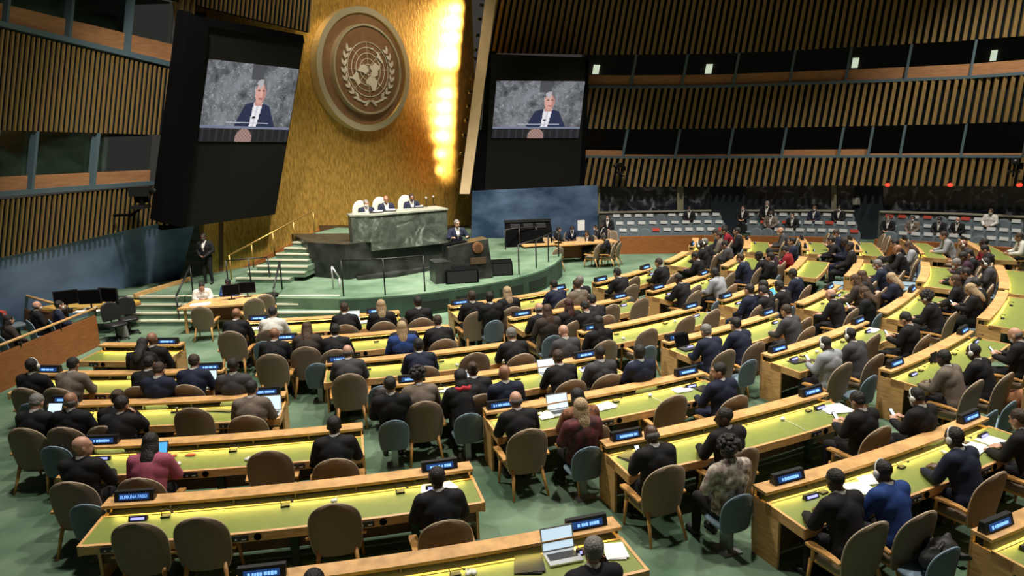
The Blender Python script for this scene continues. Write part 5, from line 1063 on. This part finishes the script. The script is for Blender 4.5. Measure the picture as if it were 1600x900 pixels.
for k, ((px, py), (cl, ha)) in enumerate(gal_people.items()):
    kk = 0 if py < 335 else 1; p = gfl(px, kk); z = (.41, .22)[kk]; yw = yaw_to(p, Vector((-2, 12, 0))); q = at_y(px, py, p.y - .1)
    sc = min(1.0, max(.85, (q.z - z) / 1.24)); o = Vector((q.x, p.y, z)); person(o, yw, 'up', cl, ha, 'lmd'[k % 3], '%s-clad person, %s, %s from left in the gallery' % (CNAME[cl], HNAME[ha], ORD[sorted(gal_people).index((px, py))]), 'people in the gallery', sc, 'm')
# ledge behind the seats, low wooden wall in front
xs = list(range(940, 1640, 30))
for gi, (x0, x1) in enumerate(((935, 1112), (1165, 1336), (1376, 1640))):
    xs = [x0 + (x1 - x0) * i / 6 for i in range(7)]; fr_ = [gfl(x, -.62) for x in xs]; bk_ = [gfl(x, -.80) for x in xs]; b = MB()
    b.prism([(p.x, p.y) for p in fr_] + [(p.x, p.y) for p in bk_[::-1]], 0, 1.28); o = struct('trim_%d' % (12 + gi), b, mat('grey_green_ledge', (.10, .11, .095), .5), label='low grey wall with pale ledge behind gallery seats')
    b = MB(); b.prism([(p.x, p.y - .06) for p in fr_] + [(p.x, p.y) for p in bk_[::-1]], 1.28, 1.33); part('ledge', b, mat('pale_ledge', (.30, .29, .22), .5), o)
for gi, (x0, x1) in enumerate(((968, 1118), (1150, 1340), (1372, 1640))):
    xs = [x0 + (x1 - x0) * i / 6 for i in range(7)]; fr_ = [gfl(x, 2.75) for x in xs]; bk_ = [gfl(x, 2.65) for x in xs]; b = MB()
    b.prism([(p.x, p.y) for p in fr_] + [(p.x, p.y) for p in bk_[::-1]], 0, .72); struct('trim_%d' % (15 + gi), b, WOODR, label='low wooden wall in front of the gallery seats')
# television cameras on the slatted walls
def tvcam(p, yaw, label, s):
    r = thing('television_camera', label, 'camera', p, yaw, scale=s); b = MB(); b.box((0, 0, 0), (.3, .6, .3)); part('camera_body', b, BLACK, r); b = MB(); b.tube([(0, .3, 0), (0, .62, 0)], [.09, .12], 12); part('lens', b, BLACK, r)
    b = MB(); b.tube([(0, 0, -.15), (0, 0, -.45)], .06, 8); b.box((0, -.05, -.48), (.5, .45, .1)); part('pan_head', b, BLACK, r); b = MB(); b.tube([(0, 0, -.5), (0, -.35, -.72), (0, -.9, -.72)], .04, 8); part('wall_bracket', b, BLACKM, r); b = MB(); b.box((-.28, -.1, -.22), (.14, .4, .3)); part('control_box', b, BLACKM, r)
p = lpt(188, 300, -.75); tvcam(p, -1.5, 'black television camera mounted on the left slatted wall', .95)
p = rpt(960, 258, -.7); tvcam(p, 2.6, 'black television camera on the right wall near the screen', .7)
p = rpt(1578, 252, -.7); tvcam(p, 2.6, 'black television camera on the right wall at the photo edge', .8)
# coats and bags left on chairs
def blob(name, label, cat, pts, m, p):
    r = thing(name, label, cat, p); b = MB()
    for c, q in pts: b.ell(c, q, 12, 8)
    me = b.mesh('coat_raw'); o = bpy.data.objects.new('t', me); COL.objects.link(o); rm = o.modifiers.new('r', 'REMESH'); rm.mode = 'VOXEL'; rm.voxel_size = .025; sm = o.modifiers.new('s', 'SMOOTH'); sm.iterations = 3
    dg = bpy.context.evaluated_depsgraph_get(); dg.update(); me2 = bpy.data.meshes.new_from_object(o.evaluated_get(dg)); bpy.data.objects.remove(o); me2.polygons.foreach_set('use_smooth', [True] * len(me2.polygons)); me2.materials.clear(); me2.materials.append(m); link('fabric', me2, r); return r
rnd = random.Random(5)
o, rw, a, rho = resolve(600, 612, .88, -.3, True); pf = [((rnd.uniform(-.12, .12), -.28 + rnd.uniform(-.06, .08), .30 + .075 * k), (.17, .10, .055)) for k in range(8)] + [((-.16, -.2, .55), (.07, .07, .26)), ((.16, -.2, .5), (.07, .07, .28))]
r = blob('puffer_coat', 'dark quilted puffer coat hung over a chair back', 'coat', pf, mat('quilted_cloth', (.035, .026, .030), .6), o); r.rotation_euler = (0, 0, yaw_to(o, ARC))
b = MB()
for k in range(7): b.box((0, -.385, .32 + .08 * k), (.40 - .02 * abs(k - 3), .012, .01))
part('quilt_seam', b, BLACK, r)
o, rw, a, rho = resolve(1515, 868, .80, -.1, True); r = blob('backpack', 'black rucksack with straps slumped on blue chair at bottom right', 'bag', [((0, 0, .58), (.2, .16, .14)), ((.1, .08, .66), (.16, .13, .12)), ((-.12, -.1, .62), (.14, .12, .12)), ((.02, .18, .56), (.14, .1, .1))] + [((rnd.uniform(-.2, .2), rnd.uniform(-.2, .25), rnd.uniform(.56, .74)), (rnd.uniform(.02, .09), rnd.uniform(.02, .05), rnd.uniform(.02, .06))) for _ in range(40)], mat('rucksack_cloth', (.012, .012, .013), .6, noise=.4, nscale=14), o)
b = MB(); b.tube([(-.15, -.15, .68), (0, -.05, .76), (.12, .1, .74), (.2, .2, .6)], .02, 6); part('strap', b, BLACK, r)
o, rw, a, rho = resolve(1574, 618, .6, 0, True); r = blob('shawl', 'brown woollen shawl heaped on chair at right', 'shawl', [((0, 0, .55), (.24, .2, .14)), ((.1, -.1, .62), (.18, .16, .16)), ((-.1, .15, .48), (.16, .14, .18)), ((0, .2, .34), (.14, .08, .2))], mat('brown_wool', (.30, .13, .055), .9, noise=.3, nscale=12), o)
b = MB(); b.tube([(-.2, .1, .62), (0, .05, .70), (.2, -.1, .72)], .022, 6); part('fold_edge', b, mat('dark_red_wool', (.10, .02, .02), .9), r)
